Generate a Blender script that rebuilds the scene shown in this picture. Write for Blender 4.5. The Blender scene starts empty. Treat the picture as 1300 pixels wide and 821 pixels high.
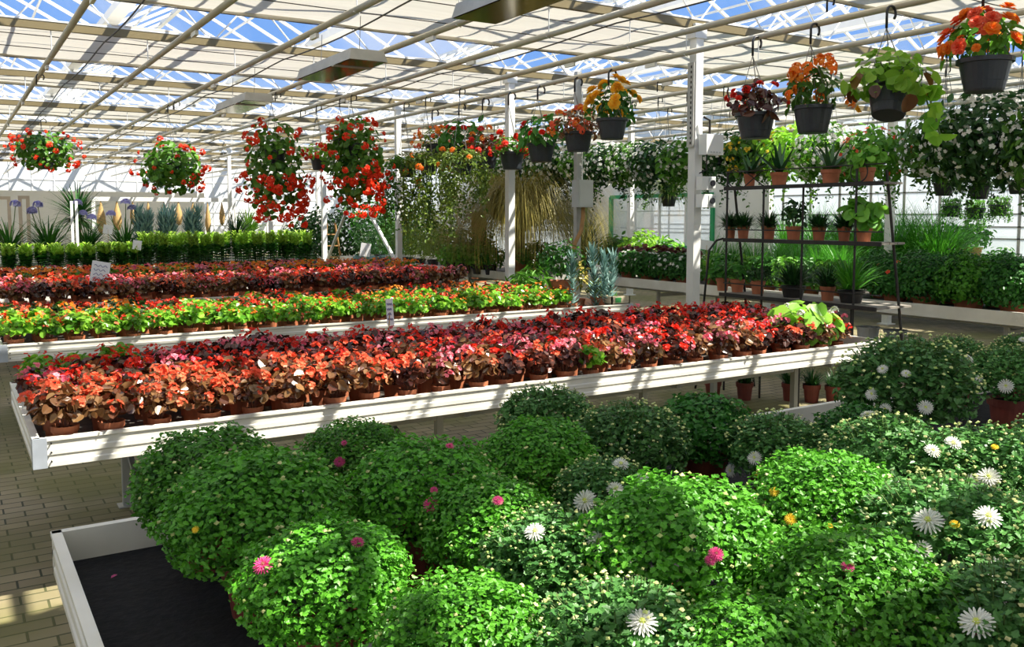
import bpy, math, random
import numpy as np
from mathutils import Vector, Matrix

SEED = 7
rng = np.random.default_rng(SEED)
random.seed(SEED)
col = bpy.context.scene.collection
pi = math.pi
BS = 4.0                    # bay length of the greenhouse along Y
POLES = [3.65 + BS * k for k in range(-3, 10)]

# ---------------------------------------------------------------- camera
F = 1137.0
HC = 1.75
PITCH = math.atan(89 / F)
YAW = math.radians(32.2)
cam_d = bpy.data.cameras.new('camera')
cam = bpy.data.objects.new('camera', cam_d)
col.objects.link(cam)
cam.location = (0, 0, HC)
cam.rotation_euler = (pi / 2 - PITCH, 0, -YAW)
cam_d.sensor_width = 36
cam_d.lens = F / 1300 * 36
cam_d.shift_y = -45.5 / 1300
cam_d.clip_end = 300
bpy.context.scene.camera = cam
_fw = np.array([math.sin(YAW) * math.cos(PITCH), math.cos(YAW) * math.cos(PITCH), -math.sin(PITCH)])
_rt = np.array([math.cos(YAW), -math.sin(YAW), 0])
_up = np.cross(_rt, _fw)
def ray(x, y): return _fw + _rt * (x - 650) / F - _up * (y - 365) / F
def at_z(x, y, z): d = ray(x, y); return np.array([0, 0, HC]) + d * (z - HC) / d[2]
def at_X(x, y, X): d = ray(x, y); return np.array([0, 0, HC]) + d * X / d[0]
def at_Y(x, y, Y): d = ray(x, y); return np.array([0, 0, HC]) + d * Y / d[1]

# ---------------------------------------------------------------- materials
MATS = {}
def new_mat(name):
    m = bpy.data.materials.new(name); m.use_nodes = True
    nt = m.node_tree; nt.nodes.clear()
    MATS[name] = m
    return m, nt, nt.nodes, nt.links
def rgba(c): return (c[0], c[1], c[2], 1)
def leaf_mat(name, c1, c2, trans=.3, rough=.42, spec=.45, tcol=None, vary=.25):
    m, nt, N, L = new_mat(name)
    at = N.new('ShaderNodeAttribute'); at.attribute_name = 'tone'
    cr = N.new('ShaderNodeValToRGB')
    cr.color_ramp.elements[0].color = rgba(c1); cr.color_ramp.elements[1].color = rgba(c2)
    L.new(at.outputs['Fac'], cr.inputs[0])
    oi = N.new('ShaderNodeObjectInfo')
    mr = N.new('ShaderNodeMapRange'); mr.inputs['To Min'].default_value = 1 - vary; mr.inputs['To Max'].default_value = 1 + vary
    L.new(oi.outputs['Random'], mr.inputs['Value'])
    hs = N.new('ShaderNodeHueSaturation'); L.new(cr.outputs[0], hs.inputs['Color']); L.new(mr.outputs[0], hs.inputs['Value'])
    p = N.new('ShaderNodeBsdfPrincipled'); p.inputs['Roughness'].default_value = rough
    p.inputs['Specular IOR Level'].default_value = spec
    L.new(hs.outputs[0], p.inputs['Base Color'])
    t = N.new('ShaderNodeBsdfTranslucent')
    if tcol:
        mx = N.new('ShaderNodeMix'); mx.data_type = 'RGBA'; mx.blend_type = 'MULTIPLY'; mx.inputs[0].default_value = 1
        L.new(hs.outputs[0], mx.inputs[6]); mx.inputs[7].default_value = rgba(tcol)
        L.new(mx.outputs[2], t.inputs['Color'])
    else:
        L.new(hs.outputs[0], t.inputs['Color'])
    ms = N.new('ShaderNodeMixShader'); ms.inputs[0].default_value = trans
    L.new(p.outputs[0], ms.inputs[1]); L.new(t.outputs[0], ms.inputs[2])
    o = N.new('ShaderNodeOutputMaterial'); L.new(ms.outputs[0], o.inputs[0])
    return m
def flat_mat(name, c, rough=.5, metal=0., noise=0., nscale=8., spec=.5, c2=None, bump=0.):
    m, nt, N, L = new_mat(name)
    p = N.new('ShaderNodeBsdfPrincipled')
    p.inputs['Roughness'].default_value = rough; p.inputs['Metallic'].default_value = metal
    p.inputs['Specular IOR Level'].default_value = spec
    p.inputs['Base Color'].default_value = rgba(c)
    if noise or c2:
        tc = N.new('ShaderNodeTexCoord'); nz = N.new('ShaderNodeTexNoise')
        nz.inputs['Scale'].default_value = nscale; nz.inputs['Detail'].default_value = 6
        L.new(tc.outputs['Object'], nz.inputs['Vector'])
        cr = N.new('ShaderNodeValToRGB'); cr.color_ramp.elements[0].position = .35; cr.color_ramp.elements[1].position = .7
        cc = c2 or tuple(x * (1 - noise) for x in c)
        cr.color_ramp.elements[0].color = rgba(cc); cr.color_ramp.elements[1].color = rgba(c)
        L.new(nz.outputs['Fac'], cr.inputs[0]); L.new(cr.outputs[0], p.inputs['Base Color'])
        if bump:
            b = N.new('ShaderNodeBump'); b.inputs['Strength'].default_value = bump; b.inputs['Distance'].default_value = .02
            L.new(nz.outputs['Fac'], b.inputs['Height']); L.new(b.outputs[0], p.inputs['Normal'])
    o = N.new('ShaderNodeOutputMaterial'); L.new(p.outputs[0], o.inputs[0])
    return m
G = lambda *a: leaf_mat(*a)
leaf_mat('mum', (.014, .11, .006), (.12, .39, .025), .3)
leaf_mat('mum_grey', (.03, .13, .024), (.12, .31, .07), .28)
leaf_mat('mum_dark', (.012, .085, .01), (.05, .22, .022), .25)
leaf_mat('bronze', (.03, .008, .008), (.16, .05, .03), .25, .22, .8)
leaf_mat('bronze_olive', (.10, .028, .016), (.31, .175, .07), .34, .22, .8, (1., .75, .6))  # olive bronze leaf, also used for the sunlit look of bronze rows
leaf_mat('beg_green', (.07, .27, .012), (.29, .55, .045), .38, .3, .55)
leaf_mat('beg_dark', (.02, .055, .012), (.07, .15, .03), .25, .3, .55)
leaf_mat('lime', (.16, .42, .03), (.38, .66, .07), .4)
leaf_mat('green', (.018, .11, .012), (.075, .27, .03), .3)
leaf_mat('green_bright', (.05, .22, .015), (.2, .48, .05), .35)
leaf_mat('lily_tip', (.28, .52, .04), (.58, .78, .14), .4)  # lime shoot tips; the sun on them is brightened into this colour
leaf_mat('dark_green', (.010, .055, .012), (.04, .14, .025), .22)
leaf_mat('yellow_green', (.10, .19, .018), (.26, .36, .05), .35)
leaf_mat('basket_green', (.025, .12, .01), (.13, .32, .03), .35)
leaf_mat('blue_green', (.13, .27, .25), (.30, .46, .42), .2, .6, .2)
leaf_mat('straw', (.28, .23, .035), (.58, .50, .13), .35)
leaf_mat('sedge', (.05, .12, .015), (.20, .26, .05), .3)
leaf_mat('grass_green', (.03, .19, .012), (.12, .42, .03), .35)
leaf_mat('heuchera', (.06, .012, .015), (.18, .05, .04), .2)
leaf_mat('aloe', (.02, .09, .03), (.07, .2, .06), .1)
leaf_mat('white_petal', (.72, .72, .66), (.92, .92, .86), .25, .6, .2, None, .03)
leaf_mat('bud', (.35, .48, .12), (.80, .78, .38), .15, .6, .2)
leaf_mat('pink_petal', (.62, .03, .20), (.85, .16, .38), .3, .5, .2)
leaf_mat('yellow_petal', (.85, .55, .02), (.95, .75, .10), .3, .5, .2)
leaf_mat('red_petal', (.72, .012, .006), (.95, .06, .025), .35, .45, .3, None, .12)
leaf_mat('coral_petal', (.85, .07, .03), (1., .26, .12), .35, .45, .3, None, .1)
leaf_mat('rose_petal', (.78, .07, .15), (1., .36, .42), .35, .45, .3, None, .1)
leaf_mat('orange_petal', (.98, .19, .012), (1., .42, .05), .4, .45, .3, None, .08)
leaf_mat('amber_petal', (1., .46, .015), (1., .70, .08), .4, .45, .3, None, .08)
leaf_mat('geranium_red', (.88, .025, .006), (1., .13, .035), .4, .45, .3, None, .08)
leaf_mat('lilac_petal', (.34, .32, .66), (.60, .58, .88), .3)
flat_mat('eye', (.85, .55, .05), .6)
flat_mat('eye_green', (.55, .62, .10), .6)
flat_mat('terracotta', (.52, .17, .075), .7, 0, .25, 14)
flat_mat('terracotta_dark', (.22, .045, .03), .6, 0, .25, 14)
flat_mat('soil', (.03, .022, .016), .95, 0, .5, 60, .1, None, .6)
flat_mat('basket_pot', (.035, .042, .055), .38, 0, .2, 20)
flat_mat('alu', (.82, .80, .73), .42, .0, 0, 3, .5, (.68, .66, .58))
flat_mat('alu_plate', (.55, .60, .68), .4, .3, .2, 9)
flat_mat('galv', (.50, .50, .47), .45, .2, .2, 6)
flat_mat('white_steel', (.80, .80, .78), .42, 0, .06, 5)
flat_mat('pipe_white', (.56, .52, .42), .4, 0, .12, 4)
flat_mat('truss', (.21, .165, .08), .45, 0, .1, 4)  # brown of the chord's shaded underside, put into the colour
flat_mat('iron', (.035, .032, .03), .5, .4, .3, 25)
flat_mat('board', (.30, .27, .23), .7, 0, .3, 12)
flat_mat('hook', (.02, .022, .028), .45)
flat_mat('wire', (.25, .25, .24), .5, .5)
flat_mat('cable', (.06, .055, .05), .6)
flat_mat('mirror_metal', (.42, .36, .24), .12, 1.)
flat_mat('box_grey', (.55, .58, .58), .5, 0, .06, 6)
flat_mat('box_white', (.84, .84, .82), .45)
flat_mat('glass_dark', (.02, .02, .025), .1)
flat_mat('paper', (.86, .87, .90), .8)
flat_mat('ink', (.20, .20, .38), .8)
flat_mat('wood', (.45, .25, .09), .6, 0, .3, 9)
flat_mat('tan_wood', (.55, .36, .14), .6, 0, .25, 7)
flat_mat('beige', (.62, .52, .42), .7, 0, .15, 5)
flat_mat('bark', (.11, .07, .045), .9, 0, .4, 30)
flat_mat('green_paint', (.01, .32, .12), .4)
flat_mat('white_wall', (.80, .80, .78), .7, 0, .05, 2)
flat_mat('tray_cloth', (.018, .018, .020), .85, 0, .4, 40, .2, None, .3)
flat_mat('bed_dark', (.10, .085, .07), .9, 0, .4, 20)
flat_mat('carton', (.62, .54, .38), .8, 0, .15, 9)
flat_mat('plastic_green', (.05, .35, .09), .4)
flat_mat('black_plastic', (.02, .02, .022), .5)
flat_mat('ground', (.13, .15, .10), .95, 0, .4, 1.)
flat_mat('stem', (.10, .17, .04), .6)
flat_mat('stem_red', (.20, .07, .04), .6)

def pane_mat(name, tr, tl, gl, c=(.9, .92, .92)):
    m, nt, N, L = new_mat(name)
    a = N.new('ShaderNodeBsdfTransparent'); b = N.new('ShaderNodeBsdfTranslucent'); g = N.new('ShaderNodeBsdfGlossy')
    a.inputs[0].default_value = (.97, .98, .98, 1); b.inputs[0].default_value = rgba(c); g.inputs['Roughness'].default_value = .05
    m1 = N.new('ShaderNodeMixShader'); m1.inputs[0].default_value = tl / (tr + tl); L.new(a.outputs[0], m1.inputs[1]); L.new(b.outputs[0], m1.inputs[2])
    m2 = N.new('ShaderNodeMixShader'); m2.inputs[0].default_value = gl; L.new(m1.outputs[0], m2.inputs[1]); L.new(g.outputs[0], m2.inputs[2])
    o = N.new('ShaderNodeOutputMaterial'); L.new(m2.outputs[0], o.inputs[0]); return m
pane_mat('roof_glass', .994, .006, .02)
pane_mat('wall_glass', .5, .5, .05, (.6, .63, .65))
pane_mat('office_glass', .75, .25, .12)
flat_mat('wall_white', (.82, .84, .85), .5, 0, .1, 1.)
def screen_mat():
    m, nt, N, L = new_mat('screen')
    tc = N.new('ShaderNodeTexCoord'); mp = N.new('ShaderNodeMapping'); mp.inputs['Scale'].default_value = (.35, 5, 1)
    nz = N.new('ShaderNodeTexNoise'); nz.inputs['Scale'].default_value = 2.5; nz.inputs['Detail'].default_value = 4
    L.new(tc.outputs['Object'], mp.inputs[0]); L.new(mp.outputs[0], nz.inputs['Vector'])
    cr = N.new('ShaderNodeValToRGB'); cr.color_ramp.elements[0].color = (.70, .66, .57, 1); cr.color_ramp.elements[1].color = (.86, .82, .74, 1)
    L.new(nz.outputs['Fac'], cr.inputs[0])
    d = N.new('ShaderNodeBsdfDiffuse'); t = N.new('ShaderNodeBsdfTranslucent')
    L.new(cr.outputs[0], d.inputs[0]); L.new(cr.outputs[0], t.inputs[0])
    ms = N.new('ShaderNodeMixShader'); ms.inputs[0].default_value = .30
    L.new(d.outputs[0], ms.inputs[1]); L.new(t.outputs[0], ms.inputs[2])
    o = N.new('ShaderNodeOutputMaterial'); L.new(ms.outputs[0], o.inputs[0])
screen_mat()
def floor_mat():
    m, nt, N, L = new_mat('brick_floor')
    tc = N.new('ShaderNodeTexCoord')
    bt = N.new('ShaderNodeTexBrick'); bt.inputs['Scale'].default_value = 1
    bt.inputs['Brick Width'].default_value = .215; bt.inputs['Row Height'].default_value = .105
    bt.inputs['Mortar Size'].default_value = .006; bt.inputs['Mortar Smooth'].default_value = .3; bt.inputs['Bias'].default_value = -.1
    bt.inputs['Color1'].default_value = (.33, .27, .17, 1); bt.inputs['Color2'].default_value = (.22, .18, .11, 1); bt.inputs['Mortar'].default_value = (.035, .04, .022, 1)
    L.new(tc.outputs['Object'], bt.inputs['Vector'])
    nz = N.new('ShaderNodeTexNoise'); nz.inputs['Scale'].default_value = .9; nz.inputs['Detail'].default_value = 5
    L.new(tc.outputs['Object'], nz.inputs['Vector'])
    cr = N.new('ShaderNodeValToRGB'); cr.color_ramp.elements[0].position = .38; cr.color_ramp.elements[1].position = .6
    L.new(nz.outputs['Fac'], cr.inputs[0])
    mx = N.new('ShaderNodeMix'); mx.data_type = 'RGBA'; mx.blend_type = 'MIX'
    mm = N.new('ShaderNodeMath'); mm.operation = 'MULTIPLY'; mm.inputs[1].default_value = .75; L.new(cr.outputs[0], mm.inputs[0])
    L.new(mm.outputs[0], mx.inputs[0]); L.new(bt.outputs['Color'], mx.inputs[6]); mx.inputs[7].default_value = (.13, .13, .025, 1)
    p = N.new('ShaderNodeBsdfPrincipled'); p.inputs['Roughness'].default_value = .8
    L.new(mx.outputs[2], p.inputs['Base Color'])
    b = N.new('ShaderNodeBump'); b.inputs['Strength'].default_value = .6; b.inputs['Distance'].default_value = .01; b.invert = True
    L.new(bt.outputs['Fac'], b.inputs['Height']); L.new(b.outputs[0], p.inputs['Normal'])
    o = N.new('ShaderNodeOutputMaterial'); L.new(p.outputs[0], o.inputs[0])
floor_mat()

# ---------------------------------------------------------------- mesh building
class MB:
    """collects vertices and faces, builds ONE mesh"""
    def __init__(s): s.v = []; s.f = []; s.m = []; s.r = []; s.n = 0
    def add(s, V, faces, mi=0, r=None):
        V = np.asarray(V, float).reshape(-1, 3)
        s.v.append(V); s.f += [tuple(i + s.n for i in f) for f in faces]; s.m += [mi] * len(faces)
        s.r.append(np.full(len(V), random.random() if r is None else r)); s.n += len(V); return s
    def box(s, lo, hi, mi=0):
        x0, y0, z0 = lo; x1, y1, z1 = hi
        V = [(x0, y0, z0), (x1, y0, z0), (x1, y1, z0), (x0, y1, z0), (x0, y0, z1), (x1, y0, z1), (x1, y1, z1), (x0, y1, z1)]
        return s.add(V, [(0, 3, 2, 1), (4, 5, 6, 7), (0, 1, 5, 4), (1, 2, 6, 5), (2, 3, 7, 6), (3, 0, 4, 7)], mi)
    def beam(s, a, b, w, h=None, mi=0):
        """rectangular bar from a to b"""
        h = h or w; a = np.array(a, float); b = np.array(b, float); d = b - a; d /= np.linalg.norm(d)
        u = np.cross(d, (0, 0, 1)); 
        if np.linalg.norm(u) < 1e-6: u = np.array([1., 0, 0])
        u /= np.linalg.norm(u); w2 = np.cross(u, d)
        V = [p + u * sx * w / 2 + w2 * sy * h / 2 for p in (a, b) for sx, sy in ((-1, -1), (1, -1), (1, 1), (-1, 1))]
        return s.add(V, [(0, 1, 2, 3), (7, 6, 5, 4), (0, 4, 5, 1), (1, 5, 6, 2), (2, 6, 7, 3), (3, 7, 4, 0)], mi)
    def tube(s, pts, r, n=8, mi=0, cap=True):
        pts = [np.array(p, float) for p in pts]; k = len(pts); rr = r if hasattr(r, '__len__') else [r] * k
        V = []; u = None
        for i, p in enumerate(pts):
            d = pts[min(i + 1, k - 1)] - pts[max(i - 1, 0)]; d /= np.linalg.norm(d) + 1e-12
            if u is None:
                u = np.cross(d, (0, 0, 1)) if abs(d[2]) < .95 else np.cross(d, (1, 0, 0))
            u = u - d * (u @ d); u /= np.linalg.norm(u) + 1e-12; w = np.cross(d, u)
            for j in range(n):
                a = 2 * pi * j / n; V.append(p + rr[i] * (u * math.cos(a) + w * math.sin(a)))
        Fc = [(i * n + j, i * n + (j + 1) % n, (i + 1) * n + (j + 1) % n, (i + 1) * n + j) for i in range(k - 1) for j in range(n)]
        if cap: Fc += [tuple(range(n - 1, -1, -1)), tuple((k - 1) * n + j for j in range(n))]
        return s.add(V, Fc, mi)
    def lathe(s, prof, n=20, c=(0, 0, 0), mi=0, cap0=True, cap1=False):
        V = [(c[0] + r * math.cos(2 * pi * j / n), c[1] + r * math.sin(2 * pi * j / n), c[2] + z) for r, z in prof for j in range(n)]
        k = len(prof)
        Fc = [(i * n + j, i * n + (j + 1) % n, (i + 1) * n + (j + 1) % n, (i + 1) * n + j) for i in range(k - 1) for j in range(n)]
        if cap0: Fc.append(tuple(range(n - 1, -1, -1)))
        if cap1: Fc.append(tuple((k - 1) * n + j for j in range(n)))
        return s.add(V, Fc, mi)
    def scatter(s, tmpl, M, T, mi=0, tone=None):
        """many copies of a template (V, faces): M n x 3 x 3 columns = local axes, T n x 3"""
        V, fs = tmpl; V = np.asarray(V, float); n = len(T); k = len(V)
        W = np.einsum('nij,kj->nki', M, V) + np.asarray(T)[:, None, :]
        tone = rng.random(n) if tone is None else tone
        s.v.append(W.reshape(-1, 3)); s.r.append(np.repeat(tone, k))
        for i in range(n):
            o = s.n + i * k
            for f in fs: s.f.append(tuple(q + o for q in f))
        s.m += [mi] * (n * len(fs)); s.n += n * k; return s
    def straps(s, P, az, el, ln, wd, droop, seg=5, mi=0, tone=None, fold=.15, taper=True):
        """curved strap leaves: arrays of root point, azimuth, elevation, length, width, droop angle in all"""
        n = len(P); t = np.linspace(0, 1, seg + 1)
        e = el[:, None] - droop[:, None] * (t[None, :] ** 1.3)
        st = ln[:, None] / seg
        hx = np.concatenate([np.zeros((n, 1)), np.cumsum(np.cos(e[:, :-1]) * st, 1)], 1)
        hz = np.concatenate([np.zeros((n, 1)), np.cumsum(np.sin(e[:, :-1]) * st, 1)], 1)
        cx, sx = np.cos(az)[:, None], np.sin(az)[:, None]
        C = np.stack([P[:, 0:1] + hx * cx, P[:, 1:2] + hx * sx, P[:, 2:3] + hz], 2)
        w = wd[:, None] * (np.clip(1.15 - t, .04, 1) if taper else np.ones_like(t))[None, :] / 2
        side = np.stack([-sx * np.ones_like(hx), cx * np.ones_like(hx), np.zeros_like(hx)], 2)
        upv = np.stack([-np.sin(e) * cx, -np.sin(e) * sx, np.cos(e)], 2)
        A = C + side * w[:, :, None] + upv * w[:, :, None] * fold; B = C - side * w[:, :, None] + upv * w[:, :, None] * fold
        V = np.stack([A, B], 2).reshape(n, -1, 3)
        tone = rng.random(n) if tone is None else tone
        s.v.append(V.reshape(-1, 3)); s.r.append(np.repeat(tone, 2 * (seg + 1)))
        for i in range(n):
            o = s.n + i * 2 * (seg + 1)
            for j in range(seg): s.f.append((o + 2 * j, o + 2 * j + 1, o + 2 * j + 3, o + 2 * j + 2))
        s.m += [mi] * (n * seg); s.n += n * 2 * (seg + 1); return s
    def mesh(s, name, mats, smooth=False):
        me = bpy.data.meshes.new(name)
        V = np.concatenate(s.v) if s.v else np.zeros((0, 3))
        lt = np.array([len(f) for f in s.f], np.int32); ls = np.concatenate([[0], np.cumsum(lt)[:-1]]).astype(np.int32)
        li = np.fromiter((i for f in s.f for i in f), np.int32, int(lt.sum()))
        me.vertices.add(len(V)); me.vertices.foreach_set('co', V.astype(np.float32).ravel())
        me.loops.add(len(li)); me.loops.foreach_set('vertex_index', li)
        me.polygons.add(len(lt)); me.polygons.foreach_set('loop_start', ls); me.polygons.foreach_set('loop_total', lt)
        for m in ([mats] if isinstance(mats, str) else mats): me.materials.append(MATS[m])
        me.polygons.foreach_set('material_index', np.array(s.m, np.int32))
        me.polygons.foreach_set('use_smooth', np.full(len(lt), bool(smooth)))
        a = me.attributes.new('tone', 'FLOAT', 'POINT'); a.data.foreach_set('value', np.concatenate(s.r).astype(np.float32))
        me.update(calc_edges=True); me.validate()
        return me

LABELS = set()
def put(name, me, parent=None, loc=None, rz=None, scale=None):
    o = bpy.data.objects.new(name, me); col.objects.link(o)
    if parent is not None: o.parent = parent
    if loc is not None: o.location = loc
    if rz is not None: o.rotation_euler = (0, 0, rz)
    if scale is not None: o.scale = scale if hasattr(scale, '__len__') else (scale,) * 3
    return o
def tag(o, label, cat, group=None, kind=None):
    assert label not in LABELS, label
    assert 4 <= len(label.replace('-', ' ').split()) or True
    LABELS.add(label)
    nw = len(label.replace(',', ' ').split())
    if nw > 16 or nw < 4: print('LABEL LENGTH', nw, label)
    o['label'] = label; o['category'] = cat
    if group: o['group'] = group
    if kind: o['kind'] = kind
    return o
def thing(name, label, cat, loc=(0, 0, 0), rz=0, group=None, kind=None, scale=None):
    o = put(name, None, None, loc, rz, scale); o.empty_display_size = .1
    return tag(o, label, cat, group, kind)
def struct(name, me, label=None):
    o = put(name, me); o['kind'] = 'structure'
    if label: o['label'] = label
    return o
_ONES = 'first second third fourth fifth sixth seventh eighth ninth tenth eleventh twelfth thirteenth fourteenth fifteenth sixteenth seventeenth eighteenth nineteenth'.split()
def ordinal(n):
    if n < 20: return _ONES[n - 1]
    t, u = divmod(n, 10); tens = {2: ('twentieth', 'twenty'), 3: ('thirtieth', 'thirty'), 4: ('fortieth', 'forty')}[t]
    return tens[0] if u == 0 else tens[1] + '-' + _ONES[u - 1]

# ---------------------------------------------------------------- leaf and petal templates
def halves(right, cup=.2, curl=.15):
    """right: outline points of the right half from base to tip (x>=0)"""
    n = len(right); R = [(x, y, cup * abs(x) - curl * y * y) for x, y in right]; Lf = [(-x, y, cup * abs(x) - curl * y * y) for x, y in right[1:-1]]
    return np.array(R + Lf), [tuple(range(n)), tuple([0] + [n - 1] + [n + i for i in range(n - 3, -1, -1)])]
T_LOBED = halves([(0, 0), (.10, .10), (.36, .20), (.27, .36), (.42, .54), (.24, .66), (.17, .88), (0, 1)], .3, .2)
T_OVAL = halves([(0, 0), (.30, .06), (.47, .34), (.44, .62), (.25, .9), (0, 1)], .35, .25)
T_LANCE = halves([(0, 0), (.10, .2), (.13, .5), (.07, .82), (0, 1)], .5, .25)
T_ELLIP = halves([(0, 0), (.2, .2), (.27, .5), (.16, .82), (0, 1)], .35, .2)
T_NEEDLE = halves([(0, 0), (.06, .3), (.05, .7), (0, 1)], .3, .1)
T_ROUND = halves([(0, 0), (.42, -.08), (.58, .3), (.48, .72), (.2, .97), (0, .92)], .25, .1)
def rosette(rings, pts=((0, 0), (.16, .35), (.2, .7), (.1, .95), (0, 1)), z0=0.):
    """rings: (count, length, width factor, elevation, z)"""
    V = []; Fs = []
    for k, (n, ln, w, el, z) in enumerate(rings):
        base, fs = halves([(x * w, y) for x, y in pts], .25, .12)
        for j in range(n):
            a = 2 * pi * (j + .5 * (k % 2) + random.uniform(-.12, .12)) / n
            e = el + random.uniform(-.12, .12)
            Y = np.array([math.cos(a) * math.cos(e), math.sin(a) * math.cos(e), math.sin(e)]); X = np.array([-math.sin(a), math.cos(a), 0]); Z = np.cross(X, Y)
            W = base[:, 0:1] * X * -1 * ln + base[:, 1:2] * Y * ln + base[:, 2:3] * Z * ln * np.sign(Z[2] if Z[2] else 1)
            o = len(V); V += list(W + np.array([0, 0, z0 + z])); Fs += [tuple(i + o for i in f) for f in fs]
    return np.array(V), Fs
PET_R = ((0, 0), (.28, .3), (.42, .65), (.28, .95), (0, 1))
T_BEG = rosette([(2, .5, 1.3, .5, 0), (2, .36, 1.0, .45, .02)], PET_R)
def cluster(tmpl, n, R, size, up=.3, zmin=-.1):
    V0, F0 = tmpl; V = []; Fs = []
    for i in range(n):
        z = random.uniform(zmin, 1); a = random.uniform(0, 2 * pi); q = math.sqrt(max(0, 1 - z * z))
        d = np.array([q * math.cos(a), q * math.sin(a), z]); nrm = d + np.array([0, 0, up]); nrm /= np.linalg.norm(nrm)
        X = np.cross(nrm, (random.random() - .5, random.random() - .5, .3)); X /= np.linalg.norm(X); Yv = np.cross(nrm, X)
        W = (V0[:, 0:1] * X + V0[:, 1:2] * Yv + V0[:, 2:3] * nrm) * size + d * R
        o = len(V); V += list(W); Fs += [tuple(j + o for j in f) for f in F0]
    return np.array(V), Fs
T_FIVE = rosette([(5, .5, .95, .25, 0)], PET_R)
def norm_rows(a): return a / (np.linalg.norm(a, axis=1, keepdims=True) + 1e-9)
def basis(dY, nZ):
    nZ = norm_rows(nZ); dY = dY - nZ * (dY * nZ).sum(1, keepdims=True); dY = norm_rows(dY); X = np.cross(dY, nZ)
    return np.stack([X, dY, nZ], 2)
def sphere_dirs(n, zmin=-1., zmax=1.):
    z = rng.uniform(zmin, zmax, n); a = rng.uniform(0, 2 * pi, n); q = np.sqrt(1 - z * z)
    return np.stack([q * np.cos(a), q * np.sin(a), z], 1)
def shell_leaves(mb, tmpl, n, rad, cen, size, shell=(.75, 1.02), zmin=-.5, jit=.5, up=.35, mi=0, bias=0., hang=0.):
    """leaves over an ellipsoid shell facing outwards"""
    d = sphere_dirs(n, zmin, 1.); k = rng.uniform(shell[0] ** 2, shell[1] ** 2, n) ** .5
    lump = 1 + .05 * np.sin(d[:, 0] * 7 + d[:, 1] * 5) + .05 * np.sin(d[:, 1] * 11 - d[:, 2] * 8) + .03 * np.sin(d[:, 0] * 19 + d[:, 2] * 15)
    rad = np.array(rad); T = d * rad * (k * lump)[:, None] + np.array(cen)
    nz = norm_rows(d / rad) + rng.normal(0, jit, (n, 3)); nz[:, 2] += up
    dy = d * .6 + rng.normal(0, .6, (n, 3)); dy[:, 2] += bias - hang
    M = basis(dy, nz) * (rng.uniform(size[0], size[1], n) * (0.7 + .3 * k))[:, None, None]
    tone = np.clip((k - shell[0]) / (shell[1] - shell[0]) * .55 + rng.random(n) * .5, 0, 1)  # leaf tone runs darker inside the shell, lighter outside, plus random spread
    return mb.scatter(tmpl, M, T, mi, tone)

# ---------------------------------------------------------------- the setting
def boxmesh(name, lo, hi, mat): return MB().box(lo, hi).mesh(name, mat)
X0, X1, Y0, Y1 = -7.0, 18.0, -9.0, 44.0
struct('floor', boxmesh('floor', (X0, Y0, -.1), (X1, Y1, 0), 'brick_floor'))
struct('ground', boxmesh('ground', (-60, -60, -.3), (90, 110, -.12), 'ground'))

def glass_wall(nm, a, b, zs, step, side):
    """a glazed wall from a to b (xy) with mullions; knee panel below"""
    a = np.array(a, float); b = np.array(b, float); L_ = np.linalg.norm(b - a); d = (b - a) / L_
    z0, z1 = .35, 4.6
    mb = MB(); p = lambda t, z: (*(a + d * t), z)
    nrm = np.array([-d[1], d[0]]) * .006
    V = [(*(a - nrm), z0), (*(b - nrm), z0), (*(b - nrm), z1), (*(a - nrm), z1), (*(a + nrm), z0), (*(b + nrm), z0), (*(b + nrm), z1), (*(a + nrm), z1)]
    mb.add(V, [(0, 1, 2, 3), (5, 4, 7, 6)])
    struct('wall_' + nm, mb.mesh('wall_' + nm, 'wall_white' if nm == 'back' else 'wall_glass'))
    mb = MB(); mb.beam(p(0, .17), p(L_, .17), .12, .36); struct('baseboard_' + nm, mb.mesh('baseboard_' + nm, 'white_wall'))
    mb = MB(); t = 0
    wd = .028 if nm == 'right' else .05
    while t <= L_: mb.beam(p(t, z0), p(t, z1), wd, .06); t += step
    for z in zs: mb.beam(p(0, z), p(L_, z), wd, wd)
    struct('trim_' + {'right': '1', 'back': '2', 'left': '3', 'front': '4'}[nm], mb.mesh('trim', 'galv' if nm == 'right' else 'white_steel'))
glass_wall('right', (X1, Y0), (X1, Y1), (.4, 1.32, 1.56, 1.82, 2.3, 3.2, 4.3), .85, 1)
glass_wall('back', (X0, Y1), (X1, Y1), (.4, 1.4, 2.0, 2.6, 3.4, 4.3), .85, 1)
glass_wall('left', (X0, Y0), (X0, Y1), (.4, 1.4, 2.2, 3.2, 4.3), .85, 1)
glass_wall('front', (X0, Y0), (X1, Y0), (.4, 1.4, 2.2, 3.2, 4.3), .85, 1)

# roof: ridges along Y, gutters every 3.2 m
GX = [X0 - .4 + 3.2 * k for k in range(9)]
ZG, ZR = 4.75, 5.6
mg = MB(); mbar = MB(); mgut = MB()
for i, g in enumerate(GX):
    mgut.beam((g, Y0, ZG - .06), (g, Y1, ZG - .06), .2, .12)
    if i == len(GX) - 1: break
    r = g + 1.6
    for xa, xb in ((g, r), (g + 3.2, r)):
        mg.add([(xa, Y0, ZG), (xa, Y1, ZG), (xb, Y1, ZR), (xb, Y0, ZR)], [(0, 1, 2, 3)])
        y = Y0
        while y <= Y1:
            mbar.beam((xa, y, ZG), (xb, y, ZR), .035, .05); y += 1.0
        for f in (.5,): mbar.beam((xa + (xb - xa) * f, Y0, ZG + (ZR - ZG) * f), (xa + (xb - xa) * f, Y1, ZG + (ZR - ZG) * f), .03, .03)
    mgut.beam((r, Y0, ZR), (r, Y1, ZR), .08, .08)
struct('window_1', mg.mesh('roof_glazing', 'roof_glass'))
struct('trim_5', mbar.mesh('glazing_bars', 'white_steel'))
struct('trim_6', mgut.mesh('gutters', 'white_steel'))

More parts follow.
